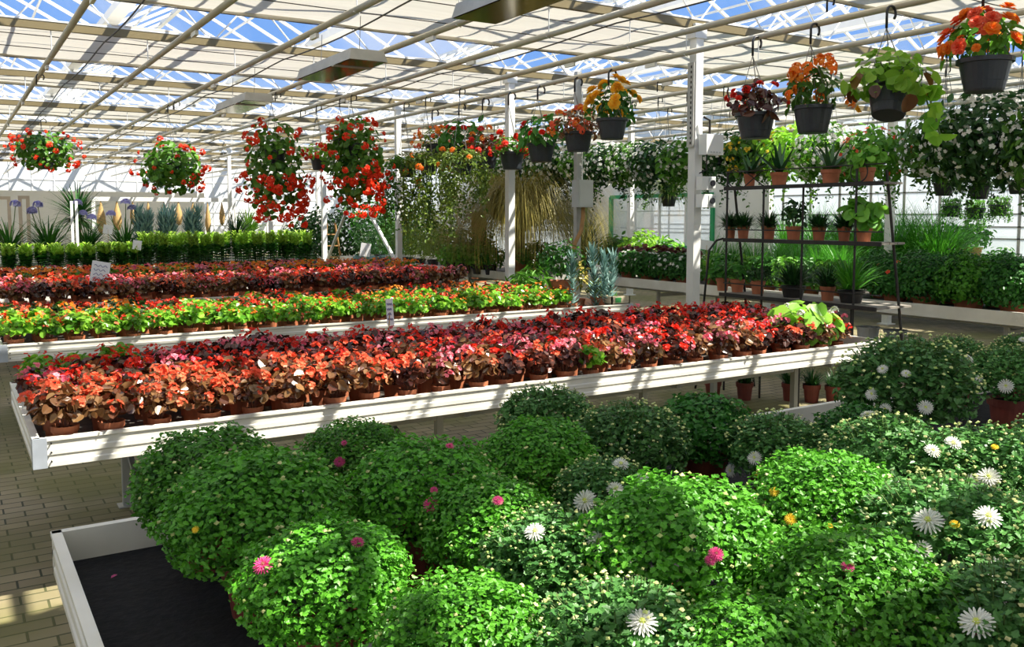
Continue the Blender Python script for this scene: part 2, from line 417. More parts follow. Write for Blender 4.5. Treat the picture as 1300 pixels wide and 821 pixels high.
# trusses across (along X) at every pole row
ZB, ZT = 3.93, 4.55
for k, y in enumerate(POLES):
    mb = MB()
    mb.beam((X0, y, ZB), (X1, y, ZB), .06, .09, 1); mb.beam((X0, y, ZB + .055), (X1, y, ZB + .055), .07, .02, 0); mb.beam((X0, y, ZT), (X1, y, ZT), .05, .06)  # chord's shaded underside and bright top edge painted as two colours
    x = X0; up_ = True
    while x < X1 - .5:
        a, b = ((x, y, ZB), (x + .55, y, ZT)) if up_ else ((x, y, ZT), (x + .55, y, ZB))
        mb.tube([a, b], .011, 5); x += .55; up_ = not up_
    for g in GX: mb.beam((g, y, ZT), (g, y, ZG), .05, .05)
    struct('beam', mb.mesh('truss', ['white_steel', 'truss']))

# shade screens: white cloth between the trusses, drawn back before each truss
GAPS = {}
for k, y in enumerate(POLES[:-1]): GAPS[k] = (y + .06, POLES[k + 1] - 1.15)
# POLES: -8.35 -4.35 -.35 3.65 7.65 ...  : unseen cloth edges over the camera, shaped to let sun onto tray and benches
SCREENS = [(Y0, POLES[0] - .3)]
for k, y in enumerate(POLES[:-1]):
    a, b = y + .05, POLES[k + 1] - {4: 1.45, 6: 2.2}.get(k, 1.15)  # wider gaps in two bays let sun onto the third bench and lilies
    if k == 1: SCREENS += [(a, -.42)]           # bay ending over the camera, edge set for the sun on the tray
    elif k == 2: SCREENS += [(.62, 2.5)]  # unseen edges placed so sun strips land on the tray and nearest bench
    elif k == 3: SCREENS += [(3.85, 6.28)]  # far edge drawn back so sun lands on the second begonia bench
    else: SCREENS.append((a, b))
for (a, b) in SCREENS:
    mb = MB(); nx, ny = 60, 16
    xs = np.linspace(X0, X1, nx); ys = np.linspace(a, b, ny); V = []
    ph = rng.uniform(0, 6)
    for y in ys:
        for x in xs:
            e = .5 + .5 * math.cos(2 * pi * (y - a) / (b - a) * 3)
            V.append((x, y + .04 * math.sin(x * 2.1 + ph) * (1 if y in (ys[0], ys[-1]) else 0), 4.02 - .035 * (1 - e) - .012 * math.sin(x * 3 + y * 2 + ph)))
    mb.add(V, [(j * nx + i, j * nx + i + 1, (j + 1) * nx + i + 1, (j + 1) * nx + i) for j in range(ny - 1) for i in range(nx - 1)])
    for f in (0., .33, .66, 1.):
        y = a + (b - a) * f; mb.tube([(X0, y, 3.985), (X1, y, 3.985)], .006, 5, 1)
    # the edge of the cloth gathered in a soft roll
    mb.tube([(X0 + (X1 - X0) * t, b, 4.02 + .012 * math.sin(t * 90)) for t in np.linspace(0, 1, 40)], .035, 6, 0)
    struct('ceiling', mb.mesh('shade_screen', ['screen', 'cable'], True))

# posts
def post(x, y, w=.13, brace=None, mat='white_steel', z1=ZB):
    mb = MB(); mb.box((x - w / 2, y - w / 2, 0), (x + w / 2, y + w / 2, z1)); mb.box((x - w * .9, y - w * .9, 0), (x + w * .9, y + w * .9, .02))
    mb.box((x - w * .8, y - w * .62, z1 - .16), (x + w * .8, y + w * .62, z1))
    if brace: mb.beam((x, y - .09, .72), brace, .05, .05)
    return struct('pillar', mb.mesh('post', mat))
PX1 = 7.3
p4 = at_X(437, 275, 7.3); p3 = at_X(468, 268, 7.3)
for k in range(8):
    y = 7.65 + 4 * k
    br = None
    if k == 2: br = tuple(at_X(468, 268, 7.2))
    if k == 3: br = tuple(at_X(438, 272, 7.2))
    post(PX1, y, .11 if k < 2 else .10, br)
for y in (3.65, -.35, -4.35): post(PX1, y)
for k in range(9): post(13.0, 3.65 + 4 * k if k != 1 else 9.1, .11)
for k in range(9): post(.9 - 6.4, 3.65 + 4 * k, .11)

# ---------------------------------------------------------------- heating pipes and ceiling fittings
PIPE_X = [-.96, .06, 1.1, 2.14, 3.18, 4.22, 5.26, 6.32, 7.14, 8.3, 9.35, 10.4, 11.5, 12.6, 14.0, 15.4]
ZP = 3.6
SX = {}
for i, x in enumerate(PIPE_X):
    if i == 0: continue
    nm = ordinal(i)
    t = thing('heating_pipe', f'white heating pipe running overhead, {nm} of the pipes counted from the west side', 'pipe', (x, 0, ZP), 0, 'overhead heating pipes')
    put('pipe_run', MB().tube([(0, Y0 + .3, 0), (0, Y1 - .3, 0)], .032, 10).mesh('pipe', 'pipe_white', True), t)
    if 'hanger' not in SX:
        SX['hanger'] = MB().tube([(0, 0, .36), (0, 0, .03), (.035, 0, 0), (.02, 0, -.035), (-.035, 0, -.02)], .006, 5).mesh('pipe_hanger', 'white_steel')
        SX['clip'] = MB().box((-.016, -.09, -.075), (.016, .09, -.032)).mesh('clip', 'box_white')
    for y in POLES:
        if y > 2: put('hanger', SX['hanger'], t, (0, y, 0)); put('clip', SX['clip'], t, (0, y + 1.6 - .5 * (i % 3), 0))
for n, (x, side) in enumerate(((1.62, 'western'), (3.75, 'middle'), (6.0, 'eastern'))):
    o = put('cable', MB().tube([(x + .015 * math.sin(y * .7 + n), y, 3.78 - .05 * abs(math.sin(y * pi / 4 + .3))) for y in np.arange(-4, 40, .5)], .009, 5).mesh('cable', 'cable'))
    tag(o, f'thin dark {side} cable strung under the shade screens between heating pipes', 'cable', 'ceiling cables')
for n, (y, w) in enumerate(((6.0, 'nearest the camera'), (10.0, 'middle one of three'), (14.0, 'farthest one of three'))):
    t = thing('radiant_heater', f'flat grey heater box with bronze reflecting underside under the pipes, {w}', 'heater', (3.93, y, 3.44), 0, 'ceiling heaters')
    mb = MB(); mb.add([(-.19, -.83, .12), (.19, -.83, .12), (.19, .83, .12), (-.19, .83, .12), (-.22, -.86, 0), (.22, -.86, 0), (.22, .86, 0), (-.22, .86, 0)],
                      [(0, 1, 2, 3), (4, 5, 1, 0), (5, 6, 2, 1), (6, 7, 3, 2), (7, 4, 0, 3)])
    put('housing', mb.mesh('housing', 'galv'), t)
    put('reflector', MB().box((-.205, -.845, -.004), (.205, .845, .006)).mesh('reflector', 'mirror_metal'), t)
    put('strap', MB().box((-.225, -.42, -.012), (.225, -.34, .0)).mesh('strap', 'galv'), t)
    for yy in (-.6, .6): put('suspension_wire', MB().tube([(0, yy, .12), (.02, yy, .52)], .004, 4).mesh('suspension_wire', 'wire'), t)

# ---------------------------------------------------------------- benches
def bench(name, label, x0, x1, y0, y1, ztop=.78, h=.13, legs=(), rib=True, fill='bed_dark', group=None, rail=True, depth=.08, brace_at=None, low=None):
    t = thing(name, label, 'bench', (x0, y0, 0), 0, group)
    W, D = x1 - x0, y1 - y0; zb = ztop - h; th = .028
    def rim(a, b, out):
        """ribbed rim board from a to b (xy), outward normal out"""
        a = np.array(a, float); b = np.array(b, float); o = np.array(out, float)
        prof = [(0, zb), (0, zb + .02), (-.005, zb + .026), (-.005, zb + .048), (0, zb + .054), (0, zb + .075), (-.005, zb + .081), (-.005, ztop - .02), (.003, ztop - .014), (.003, ztop), (-th, ztop), (-th, zb)] if rib else \
               [(0, zb), (0, ztop), (-th, ztop), (-th, zb)]
        k = len(prof); V = [(*(p + o * q), z) for p in (a, b) for q, z in prof]
        return MB().add(V, [(i, (i + 1) % k, k + (i + 1) % k, k + i) for i in range(k)] + [tuple(range(k))[::-1], tuple(range(k, 2 * k))])
    for a, b, o in (((0, 0), (W, 0), (0, -1)), ((W, D), (0, D), (0, 1)), ((0, D), (0, 0), (-1, 0)), ((W, 0), (W, D), (1, 0))):
        put('rim_board', rim(a, b, o).mesh('rim_board', 'alu'), t)
    for cx, cy, sx, sy in ((0, 0, -1, -1), (W, 0, 1, -1)):
        mb = MB(); mb.box((min(cx, cx - sx * .05) - .004, cy - .009, zb - .002), (max(cx, cx - sx * .05) + .004, cy + .002, ztop + .002))
        mb.box((cx - .004 if sx < 0 else cx - .002, cy - .004, zb - .002), (cx + .002 if sx < 0 else cx + .009, cy + .05, ztop + .002))
        cp = put('corner_plate', mb.mesh('corner_plate', 'alu_plate'), t)
        m2 = MB()
        for zz in (zb + .02, zb + .065, zb + .11): m2.lathe([(.004, 0), (.004, .003), (0.001, .004)], 8, (0, 0, 0))
        r_ = MB()
        for zz in (zb + .025, zb + .065, ztop - .025): r_.tube([(cx - sx * .07, cy - .012, zz), (cx - sx * .07, cy + .002, zz)], .004, 6)
        put('rivet_line', r_.mesh('rivet', 'iron'), cp)
    put('bed', MB().box((th, th, ztop - depth - .02), (W - th, D - th, ztop - depth)).mesh('bed', fill), t)
    for lx in legs:
        for ly in (D * .3, D * .85): 
            mb = MB().box((lx - .022, ly - .022, 0), (lx + .022, ly + .022, zb)); mb.box((lx - .05, ly - .05, 0), (lx + .05, ly + .05, .008))
            put('leg', mb.mesh('leg', 'galv'), t)
        put('crossbar', MB().beam((lx, .12, zb - .035), (lx, D - .12, zb - .035), .04, .05).mesh('crossbar', 'galv'), t)
        if brace_at and lx in brace_at: put('brace', MB().beam((lx, D * .85 - .02, .42), (lx + .0, D * .3 + .02, .04), .03, .03).mesh('brace', 'galv'), t)
    if rail:
        for ly in (D * .3, D * .85): put('rail', MB().beam((legs[0], ly, zb - .12), (legs[-1], ly, zb - .12), .035, .05).mesh('rail', 'galv'), t)
    return t
BZ = .78 - .08
B1 = (.28, 6.27, 4.38, 6.02); B2 = (.30, 6.52, 7.80, 9.35); B3 = (.30, 6.4, 11.18, 12.75); B4 = (.30, 7.0, 13.9, 15.5)
bench('plant_bench', 'long white ribbed metal bench of red begonias, nearest of the begonia benches', *B1, legs=(.58, 2.25, 3.9, 5.5), brace_at=(.58, 2.25))
bench('plant_bench', 'long white bench of green-leaved begonias behind the nearest red begonia bench', *B2, legs=(.7, 2.4, 4.1, 5.6))
bench('plant_bench', 'white bench of bronze begonias with a tilted price card, third bench back', *B3, legs=(.7, 2.4, 4.1, 5.6))
bench('plant_bench', 'farthest white begonia bench with lime and orange plants before the lily rows', *B4, legs=(.7, 2.4, 4.1, 6.2))
TR = (.24, 7.0, 1.0, 3.12)
bench('grow_tray', 'low-sided metal tray bench lined with black cloth holding the chrysanthemums', *TR, .76, .13, legs=(.7, 3.0, 5.5), fill='tray_cloth', depth=.10)
TZ = .66
RB = (9.25, 11.2, 2.2, 12.3)
bench('display_bench', 'cream bench running along the right aisle under green cushion plants and grasses', *RB, .78, .14, legs=(.3, 1.6), rib=False)
bench('display_bench', 'white bench of leafy shrubs behind the mounded straw-coloured grass', 8.38, 10.2, 12.7, 21.5, .78, .14, legs=(.3, 1.5), rib=False)
bench('display_bench', 'bench carrying the rows of upright lilies before the dark strappy clumps', .5, 6.9, 18.3, 19.6, .78, .13, legs=(.6, 3.0, 5.6), rib=False)
bench('display_bench', 'low bench under the strappy agapanthus clumps at the far end', .0, 7.6, 21.6, 23.4, .7, .13, legs=(.6, 3.0, 5.6), rib=False)
bench('display_bench', 'far bench by the glass wall with tall bright green grasses', 13.2, 14.9, 3.0, 12.6, .72, .13, legs=(.3, 1.6), rib=False)

# ---------------------------------------------------------------- pots
POTM = {}
def pot_mesh(r, h, mat='terracotta', n=20):
    key = (round(r, 3), round(h, 3), mat, n)
    if key not in POTM:
        mb = MB(); rb = r * .72
        mb.lathe([(rb, 0), (rb + (r * .92 - rb) * .74, h * .74), (r * .97, h * .75), (r, h), (r * .92, h), (r * .88, h * .86)], n)
        mb.lathe([(r * .88, h * .86), (.001, h * .88)], n, mi=1, cap0=False)
        POTM[key] = mb.mesh('pot', [mat, 'soil'], False)
    return POTM[key]

# ---------------------------------------------------------------- begonias in small clay pots
PR, PH = .054, .095
def beg_foliage(tmpl_mat, R=.115, n=120):
    mb = MB()
    d = sphere_dirs(n, -.05, 1.); k = rng.uniform(.45, 1.05, n)
    T = d * np.array([R, R, R * .95]) * k[:, None] + np.array([0, 0, PH + .045])
    nz = d * .7 + rng.normal(0, .6, (n, 3)); nz[:, 2] += .5
    M = basis(d + rng.normal(0, .5, (n, 3)), nz) * rng.uniform(.030, .052, n)[:, None, None]
    mb.scatter(T_OVAL, M, T - M[:, :, 1] * .45)
    for i in range(7):
        a = 2 * pi * i / 7; mb.tube([(0.01 * math.cos(a), .01 * math.sin(a), PH * .85), (.05 * math.cos(a), .05 * math.sin(a), PH + .1)], .004, 4, 1)
    return mb.mesh('begonia_foliage', [tmpl_mat, 'stem_red'])
BEG_LEAF = {m: [beg_foliage(m) for _ in range(4)] for m in ('bronze', 'bronze_olive', 'beg_green', 'beg_dark')}
def beg_cluster_mesh(mat, n=5):
    T = cluster(T_BEG, n, .021, .030, .4, -.2); mb = MB(); mb.add(*T)
    c = mb.mesh('begonia_flower', mat)
    r = np.repeat(rng.random(n), len(T_BEG[0])); c.attributes['tone'].data.foreach_set('value', r.astype(np.float32)); return c
BEG_FL = {m: [beg_cluster_mesh(m, 4 + i) for i in range(3)] for m in ('red_petal', 'coral_petal', 'rose_petal', 'orange_petal')}
def beg_spots(n, R=.12):
    z = rng.uniform(.25, 1., n); a = rng.uniform(0, 2 * pi, n) + np.arange(n) * 2.4; q = np.sqrt(1 - z * z)
    return [(q[i] * math.cos(a[i]) * R, q[i] * math.sin(a[i]) * R, PH + .045 + z[i] * R * rng.uniform(.9, 1.08)) for i in range(n)]
def beg_blossoms(mat, n=13, k4=4):
    mb = MB()
    for p in beg_spots(n):
        T = cluster(T_BEG, k4, .021, .028, .4, -.2); k = len(T_BEG[0])
        mb.add(T[0] + np.array(p), T[1])
    return mb.mesh('begonia_blossoms', mat)
BEG_BL = {m: [beg_blossoms(m) for _ in range(4)] for m in BEG_FL}
BEG_BS = {m: [beg_blossoms(m, 8, 2) for _ in range(4)] for m in BEG_FL}
FWORD = {'red_petal': 'red', 'coral_petal': 'coral', 'rose_petal': 'pink', 'orange_petal': 'orange'}
LWORD = {'bronze': 'bronze-leaved', 'bronze_olive': 'olive-leaved', 'beg_green': 'green-leaved', 'beg_dark': 'dark-leaved'}
def begonia(name, x, y, z, leaf, fl, label, group, sc=1., split=False, nf=9):
    t = thing(name, label, 'begonia', (x, y, z), rng.uniform(0, 6.28), group, None, sc)
    put('pot', pot_mesh(PR, PH, 'terracotta', 16), t)
    put('foliage', random.choice(BEG_LEAF[leaf]), t)
    if split:
        for p in beg_spots(nf):
            put('flower_head', random.choice(BEG_FL[fl]), t, p, rng.uniform(0, 6.28), rng.uniform(.85, 1.2))
    else: put('blossoms', random.choice((BEG_BS if leaf == 'beg_green' else BEG_BL)[fl]), t)
    return t
NC, DX = 27, .217
for r in range(7):
    for c in range(NC):
        x = B1[0] + .12 + c * DX + rng.uniform(-.02, .02); y = B1[2] + .105 + r * .228 + rng.uniform(-.02, .02)
        u = rng.random(); u2 = rng.random()
        leaf = 'bronze_olive' if u < (.62 if r < 3 else .15) else 'bronze'  # front rows get more of the lighter leaf: sunlit look put into colour
        fl = 'red_petal' if u2 < (.40 if r < 4 else .72) else ('coral_petal' if u2 < .72 else 'rose_petal')
        if r < 2 and c < 8: leaf = 'bronze_olive'; fl = 'coral_petal' if u2 < .7 else 'rose_petal'
        if (r, c) == (0, 14): leaf = 'beg_green'; fl = 'coral_petal'
        if r >= 5 and c < 3: leaf = 'beg_green'; fl = 'red_petal'
        if r == 0 and c == 26: continue
        begonia('bronze_begonia' if leaf.startswith('bronze') else 'green_begonia', x, y, BZ, leaf, fl,
                f'{FWORD[fl]} {LWORD[leaf]} begonia, {ordinal(c + 1)} from the corner, {ordinal(r + 1)} row back, nearest begonia bench', 'begonias on the nearest begonia bench',
                rng.uniform(.95, 1.18), r < 2, 9 if r == 0 else 11)
for r in range(6):
    for c in range(NC):
        x = B2[0] + .12 + c * DX + rng.uniform(-.02, .02); y = B2[2] + .10 + r * .25 + rng.uniform(-.02, .02)
        if x > 5.68: continue
        u, u2 = rng.random(), rng.random()
        leaf = 'beg_green' if u < (.95 if r < 3 else .35) else 'beg_dark'
        fl = 'orange_petal' if u2 < (.4 if r < 3 else .2) else ('coral_petal' if u2 < .7 else 'red_petal')
        begonia('green_begonia', x, y, BZ, leaf, fl, f'{FWORD[fl]} {LWORD[leaf]} begonia, {ordinal(c + 1)} from the corner, {ordinal(r + 1)} row back, second begonia bench',
                'begonias on the second begonia bench', rng.uniform(.95, 1.2), False)
for r in range(4):
    for c in range(NC):
        x = B3[0] + .12 + c * .222 + rng.uniform(-.02, .02); y = B3[2] + .13 + r * .33 + rng.uniform(-.03, .03)
        u, u2 = rng.random(), rng.random()
        leaf = 'bronze_olive' if u < .7 else 'bronze'; fl = 'red_petal' if u2 < .2 else ('coral_petal' if u2 < .65 else 'rose_petal')  # mostly the lighter leaf, so this bench's lit look sits in the colour
        begonia('bronze_begonia', x, y, BZ, leaf, fl, f'{FWORD[fl]} {LWORD[leaf]} begonia, {ordinal(c + 1)} from the corner, {ordinal(r + 1)} row back, third begonia bench',
                'begonias on the third begonia bench', rng.uniform(1.15, 1.4), False)
# the farthest begonias: one mass
mb = MB(); 
for r in range(4):
    for c in range(30):
        cx = B4[0] + .15 + c * .22; cy = B4[2] + .2 + r * .34; n = 46
        d = sphere_dirs(n, -.1, 1.); T = d * .15 * rng.uniform(.5, 1.05, n)[:, None] + np.array([cx, cy, BZ + .15])
        mb.scatter(T_OVAL, basis(d + rng.normal(0, .5, (n, 3)), d + rng.normal(0, .45, (n, 3)) + np.array([0, 0, .4])) * rng.uniform(.05, .075, n)[:, None, None], T, 0 if rng.random() < .6 else 1)
        d = sphere_dirs(26, .2, 1.); T = d * .165 + np.array([cx, cy, BZ + .155])
        mb.scatter(T_BEG, basis(rng.normal(0, 1, (26, 3)), d + rng.normal(0, .3, (26, 3))) * .06, T, random.choice((2, 2, 3, 4)))
        mb.lathe([(.04, 0), (.056, .1), (.05, .1)], 8, (cx, cy, BZ), 5)
tag(put('begonia_mass', mb.mesh('begonia_mass', ['beg_green', 'bronze', 'orange_petal', 'coral_petal', 'rose_petal', 'terracotta'])),
    'mixed lime and bronze begonias with orange flowers on the farthest begonia bench', 'begonias', 'begonias on the farthest bench', 'stuff')

# ---------------------------------------------------------------- chrysanthemums in the tray
def dome_foliage(kind):
    """unit dome: radius 1, foliage centre at z=0; to be scaled"""
    mb = MB()
    if kind == 'pink':
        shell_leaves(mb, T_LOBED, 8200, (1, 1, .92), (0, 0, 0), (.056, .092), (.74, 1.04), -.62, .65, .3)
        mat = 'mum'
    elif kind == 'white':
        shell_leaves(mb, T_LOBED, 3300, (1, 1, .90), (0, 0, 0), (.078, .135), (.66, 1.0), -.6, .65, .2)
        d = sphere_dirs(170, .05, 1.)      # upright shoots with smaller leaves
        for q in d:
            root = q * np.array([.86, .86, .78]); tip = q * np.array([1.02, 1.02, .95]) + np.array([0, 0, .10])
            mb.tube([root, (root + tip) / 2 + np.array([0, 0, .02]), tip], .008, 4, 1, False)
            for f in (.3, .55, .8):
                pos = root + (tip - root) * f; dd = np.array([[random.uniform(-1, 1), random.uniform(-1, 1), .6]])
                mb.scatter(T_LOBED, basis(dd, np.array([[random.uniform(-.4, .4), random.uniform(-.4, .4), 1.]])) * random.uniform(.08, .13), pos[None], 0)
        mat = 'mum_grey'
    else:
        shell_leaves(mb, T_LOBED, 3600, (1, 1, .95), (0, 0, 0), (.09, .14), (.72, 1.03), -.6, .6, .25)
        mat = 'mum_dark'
    for i in range(14):
        a = random.uniform(0, 6.28); r = random.uniform(.1, .5)
        mb.tube([(.06 * math.cos(a), .06 * math.sin(a), -.7), (r * .7 * math.cos(a), r * .7 * math.sin(a), -.3), (r * math.cos(a), r * math.sin(a), .45)], .014, 5, 1)
    return mb.mesh('mum_foliage', [mat, 'stem'])
T_BUD = (np.array([(0, 0, 0), (.5, 0, .45), (0, .5, .45), (-.5, 0, .45), (0, -.5, .45), (0, 0, .95)]), [(0, 2, 1), (0, 3, 2), (0, 4, 3), (0, 1, 4), (1, 2, 5), (2, 3, 5), (3, 4, 5), (4, 1, 5)])
def dome_buds(kind, n):
    mb = MB(); d = sphere_dirs(n, .0, 1.); T = d * np.array([1.02, 1.02, .95])
    if kind == 'white': T = d * np.array([1.03, 1.03, .96]) + np.array([0, 0, .09])
    M = basis(rng.normal(0, 1, (n, 3)), d + np.array([0, 0, .7])) * rng.uniform(.035, .075, n)[:, None, None]
    mb.scatter(T_BUD, M, T); return mb.mesh('mum_buds', 'bud')
DOME = {k: [dome_foliage(k) for _ in range(3)] for k in ('pink', 'white', 'dark')}
BUDS = {'pink': [dome_buds('pink', 42) for _ in range(3)], 'white': [dome_buds('white', 130) for _ in range(3)], 'dark': [dome_buds('dark', 20) for _ in range(2)]}
PET_N = ((0, 0), (.06, .3), (.085, .7), (.05, .96), (0, 1))
def mum_flower(mat, eye):
    a = MB().add(*rosette([(20, .5, 1., .08, 0), (18, .44, 1., .32, .03), (14, .35, 1., .62, .05), (9, .24, 1., .95, .06)], PET_N)).mesh('mum_flower', mat)
    a.attributes['tone'].data.foreach_set('value', rng.random(len(a.vertices)).astype(np.float32))
    b = MB().lathe([(.10, .02), (.13, .07), (.11, .12), (.05, .16), (.002, .17)], 12).mesh('flower_centre', eye, True)
    return a, b
MUMF = {'white': mum_flower('white_petal', 'eye_green'), 'pink': mum_flower('pink_petal', 'stem_red'), 'yellow': mum_flower('yellow_petal', 'eye')}
# cx, cy, r in photo pixels (where the middle of the bush shows), kind, pot, flowers in photo pixels, how it is told apart
MUMS = [
 (268, 612, 94, 'pink', [], 'bushy green chrysanthemum cushion by the back rim, beside the bare black tray corner'),
 (328, 655, 112, 'pink', [(248, 672, 'yellow', .5)], 'big dark green chrysanthemum cushion overhanging the bare black tray corner'),
 (450, 585, 70, 'pink', [(431, 586, 'pink', 1), (437, 562, 'pink', .6)], 'green chrysanthemum cushion with one pink bloom, beside the back rim'),
 (540, 628, 96, 'pink', [(548, 641, 'pink', 1.2), (571, 566, 'pink', .7), (551, 622, 'pink', .6)], 'round green chrysanthemum cushion with magenta blooms in the second row'),
 (415, 742, 108, 'pink', [(334, 717, 'pink', 1.2), (454, 688, 'pink', .8)], 'sunlit bright green chrysanthemum cushion with pink blooms at the front'),
 (622, 672, 88, 'pink', [(632, 635, 'pink', .8)], 'half-shaded green chrysanthemum cushion before the brick floor gap, fading pink bud'),
 (694, 537, 62, 'white', [(714, 491, 'white', .5)], 'shaggy budding chrysanthemum touching the bench rim, furthest back in mid-tray'),
 (684, 588, 76, 'pink', [], 'tidy green chrysanthemum cushion with yellow buds, in front of the shaggy one'),
 (800, 566, 72, 'white', [], 'dark budding chrysanthemum without open blooms, left of the red pot plant'),
 (893, 548, 64, 'dark', [], 'plain dark leafy chrysanthemum in a dark red pot, no blooms'),
 (985, 572, 62, 'white', [(958, 581, 'white', .9), (928, 597, 'white', .9), (961, 601, 'yellow', .5)], 'chrysanthemum with three pale blooms beside the plain dark one'),
 (768, 632, 64, 'white', [(743, 636, 'white', 1.25), (788, 589, 'white', .9), (781, 621, 'white', .9), (773, 646, 'white', 1.), (816, 606, 'white', .8)], 'chrysanthemum with five open white blooms in mid-tray'),
 (862, 700, 126, 'pink', [(909, 703, 'pink', .9), (902, 711, 'pink', .7)], 'large sunlit bright green chrysanthemum cushion with tiny pink blooms'),
 (700, 716, 88, 'white', [(760, 688, 'white', 1.1), (679, 675, 'white', .9), (806, 727, 'white', 1.1), (752, 725, 'yellow', .5)], 'greyish chrysanthemum with three white blooms at the front of the tray'),
 (1045, 645, 96, 'pink', [(1110, 663, 'yellow', .8), (1004, 659, 'yellow', .9), (983, 624, 'yellow', .8), (1053, 668, 'yellow', .5)], 'sunlit green chrysanthemum cushion with yellow blooms'),
 (1080, 768, 128, 'pink', [(1076, 719, 'pink', .7)], 'bright green chrysanthemum cushion at the very front with a single pink bud'),
 (1150, 492, 84, 'white', [(1150, 474, 'white', .7), (1175, 517, 'white', 1.1), (1124, 519, 'white', .9), (1107, 500, 'white', 1.)], 'tall wide chrysanthemum full of buds at the bench end'),
 (1090, 556, 56, 'dark', [], 'low dark green chrysanthemum in front of the tall budding one'),
 (1212, 462, 46, 'white', [], 'shaded budding chrysanthemum right behind the tall wide one'),
 (1282, 480, 52, 'white', [(1277, 490, 'white', 1.3), (1243, 480, 'white', .7)], 'chrysanthemum with one big white bloom near the picture edge, red pot'),
 (1296, 452, 36, 'white', [(1298, 431, 'white', .8)], 'small far budding chrysanthemum by the aisle, furthest at the tray end'),
 (1136, 600, 92, 'white', [(1145, 620, 'white', 1.), (1210, 562, 'white', .9), (1188, 576, 'yellow', .5)], 'sunlit grey-green chrysanthemum thick with cream buds'),
 (1262, 605, 84, 'white', [(1255, 606, 'white', 1.2), (1232, 612, 'white', 1.), (1263, 567, 'yellow', .6), (1290, 635, 'white', .7)], 'sunlit chrysanthemum with several untidy white blooms by the picture edge'),
 (1200, 690, 108, 'white', [(1178, 661, 'white', 1.25), (1254, 656, 'white', 1.1), (1212, 665, 'yellow', .6), (1265, 728, 'white', 1.3), (1170, 697, 'white', .8)], 'front chrysanthemum with broad white daisies among grey-green shoots'),
 (1320, 690, 84, 'white', [], 'budding chrysanthemum cut by the picture edge near the front'),
 (590, 815, 110, 'pink', [], 'green chrysanthemum cushion low at the front, right of the sunlit pink-bloomed one'),
 (790, 835, 120, 'white', [(815, 790, 'white', 1.)], 'front row chrysanthemum with one white bloom low at the picture foot'),
 (950, 850, 120, 'pink', [], 'plain green chrysanthemum cushion low at the picture foot in mid-tray'),
 (1275, 812, 120, 'white', [(1240, 790, 'white', 1.1)], 'budding chrysanthemum at the picture foot below the broad white daisies'),
 (1370, 560, 70, 'white', [], 'budding chrysanthemum just past the picture edge beside the untidy white one'),
]
mum_at = []; FLAT = .78
for i, (cx, cy, rp, kind, fls, lab) in enumerate(MUMS):
    r = .2
    for _ in range(12):
        zc = TZ + .12 + .62 * r; P = at_z(cx, cy, zc); dep = (P - np.array([0, 0, HC])) @ _fw; r = rp * dep / F
    mum_at.append((P[0], P[1], r))
    t = thing('chrysanthemum', lab, 'chrysanthemum', (P[0], P[1], TZ), 0, 'chrysanthemums in the tray bench')
    prr = min(.105, r * .5); ph = .15
    put('pot', pot_mesh(prr, ph, 'terracotta_dark', 24), t)
    rz = rng.uniform(0, 6.28)
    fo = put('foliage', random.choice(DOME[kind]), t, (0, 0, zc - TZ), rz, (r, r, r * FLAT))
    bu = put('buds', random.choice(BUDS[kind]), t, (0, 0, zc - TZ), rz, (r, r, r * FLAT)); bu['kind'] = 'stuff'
    for (fx, fy, fc, fs) in fls:
        d = ray(fx, fy); o = np.array([0, 0, HC]) - np.array([P[0], P[1], zc]); S = np.array([1.04, 1.04, .98 * FLAT]) * r
        dd, oo = d / S, o / S; A = dd @ dd; B_ = 2 * dd @ oo; C_ = oo @ oo - 1; disc = B_ * B_ - 4 * A * C_
        s_ = (-B_ - math.sqrt(disc)) / (2 * A) if disc > 0 else -B_ / (2 * A)
        hp = np.array([0, 0, HC]) + d * s_ - np.array([P[0], P[1], TZ]); nn = (hp - np.array([0, 0, zc - TZ])) / S ** 2; nn /= np.linalg.norm(nn)
        nn = nn * .7 + np.array([0, 0, .45]) - d / np.linalg.norm(d) * .35; nn /= np.linalg.norm(nn)
        f = put('flower', MUMF[fc][0], t, hp, None, (.06 if fc == 'white' else .040) * fs); f.rotation_euler = Vector(nn).to_track_quat('Z', 'Y').to_euler()
        put('flower_centre', MUMF[fc][1], f)
    for k in range(2 if 'full of buds' in lab or 'thick with cream' in lab else 0):
        q = sphere_dirs(1, .35, .95)[0] 
        f = put('flower', MUMF['white'][0], t, q * np.array([1.02, 1.02, .97 * FLAT]) * r + np.array([0, 0, zc - TZ + .02]), None, .05); f.rotation_euler = Vector(q + np.array([0, 0, .5])).to_track_quat('Z', 'Y').to_euler()
        put('flower_centre', MUMF['white'][1], f)
for i, q in enumerate(mum_at):
    if not (TR[0] + .1 < q[0] < TR[1] - .1 and TR[2] + .1 < q[1] < TR[3] - .1): print('MUM OUT', i, q)
for i in range(len(mum_at)):
    for j in range(i):
        a, b = mum_at[i], mum_at[j]; dd = math.hypot(a[0] - b[0], a[1] - b[1])
        if dd < .62 * (a[2] + b[2]): print('MUM OVERLAP', i, j, round(dd, 2), round(a[2], 2), round(b[2], 2))
# fallen petals on the black cloth
PT = MB().add(*halves([(0, 0), (.3, .3), (.3, .7), (0, 1)], .3, .2)).mesh('fallen_petal', 'pink_petal')
for n, (x, y, w) in enumerate(((161, 695, 'larger pale pink petal lying on the black tray cloth'), (149, 729, 'small magenta petal lying on the black tray cloth nearer the front'))):
    p = at_z(x, y, TZ + .004); tag(put('fallen_petal', PT, None, p, n * 2., .022), w, 'petal', 'fallen petals')

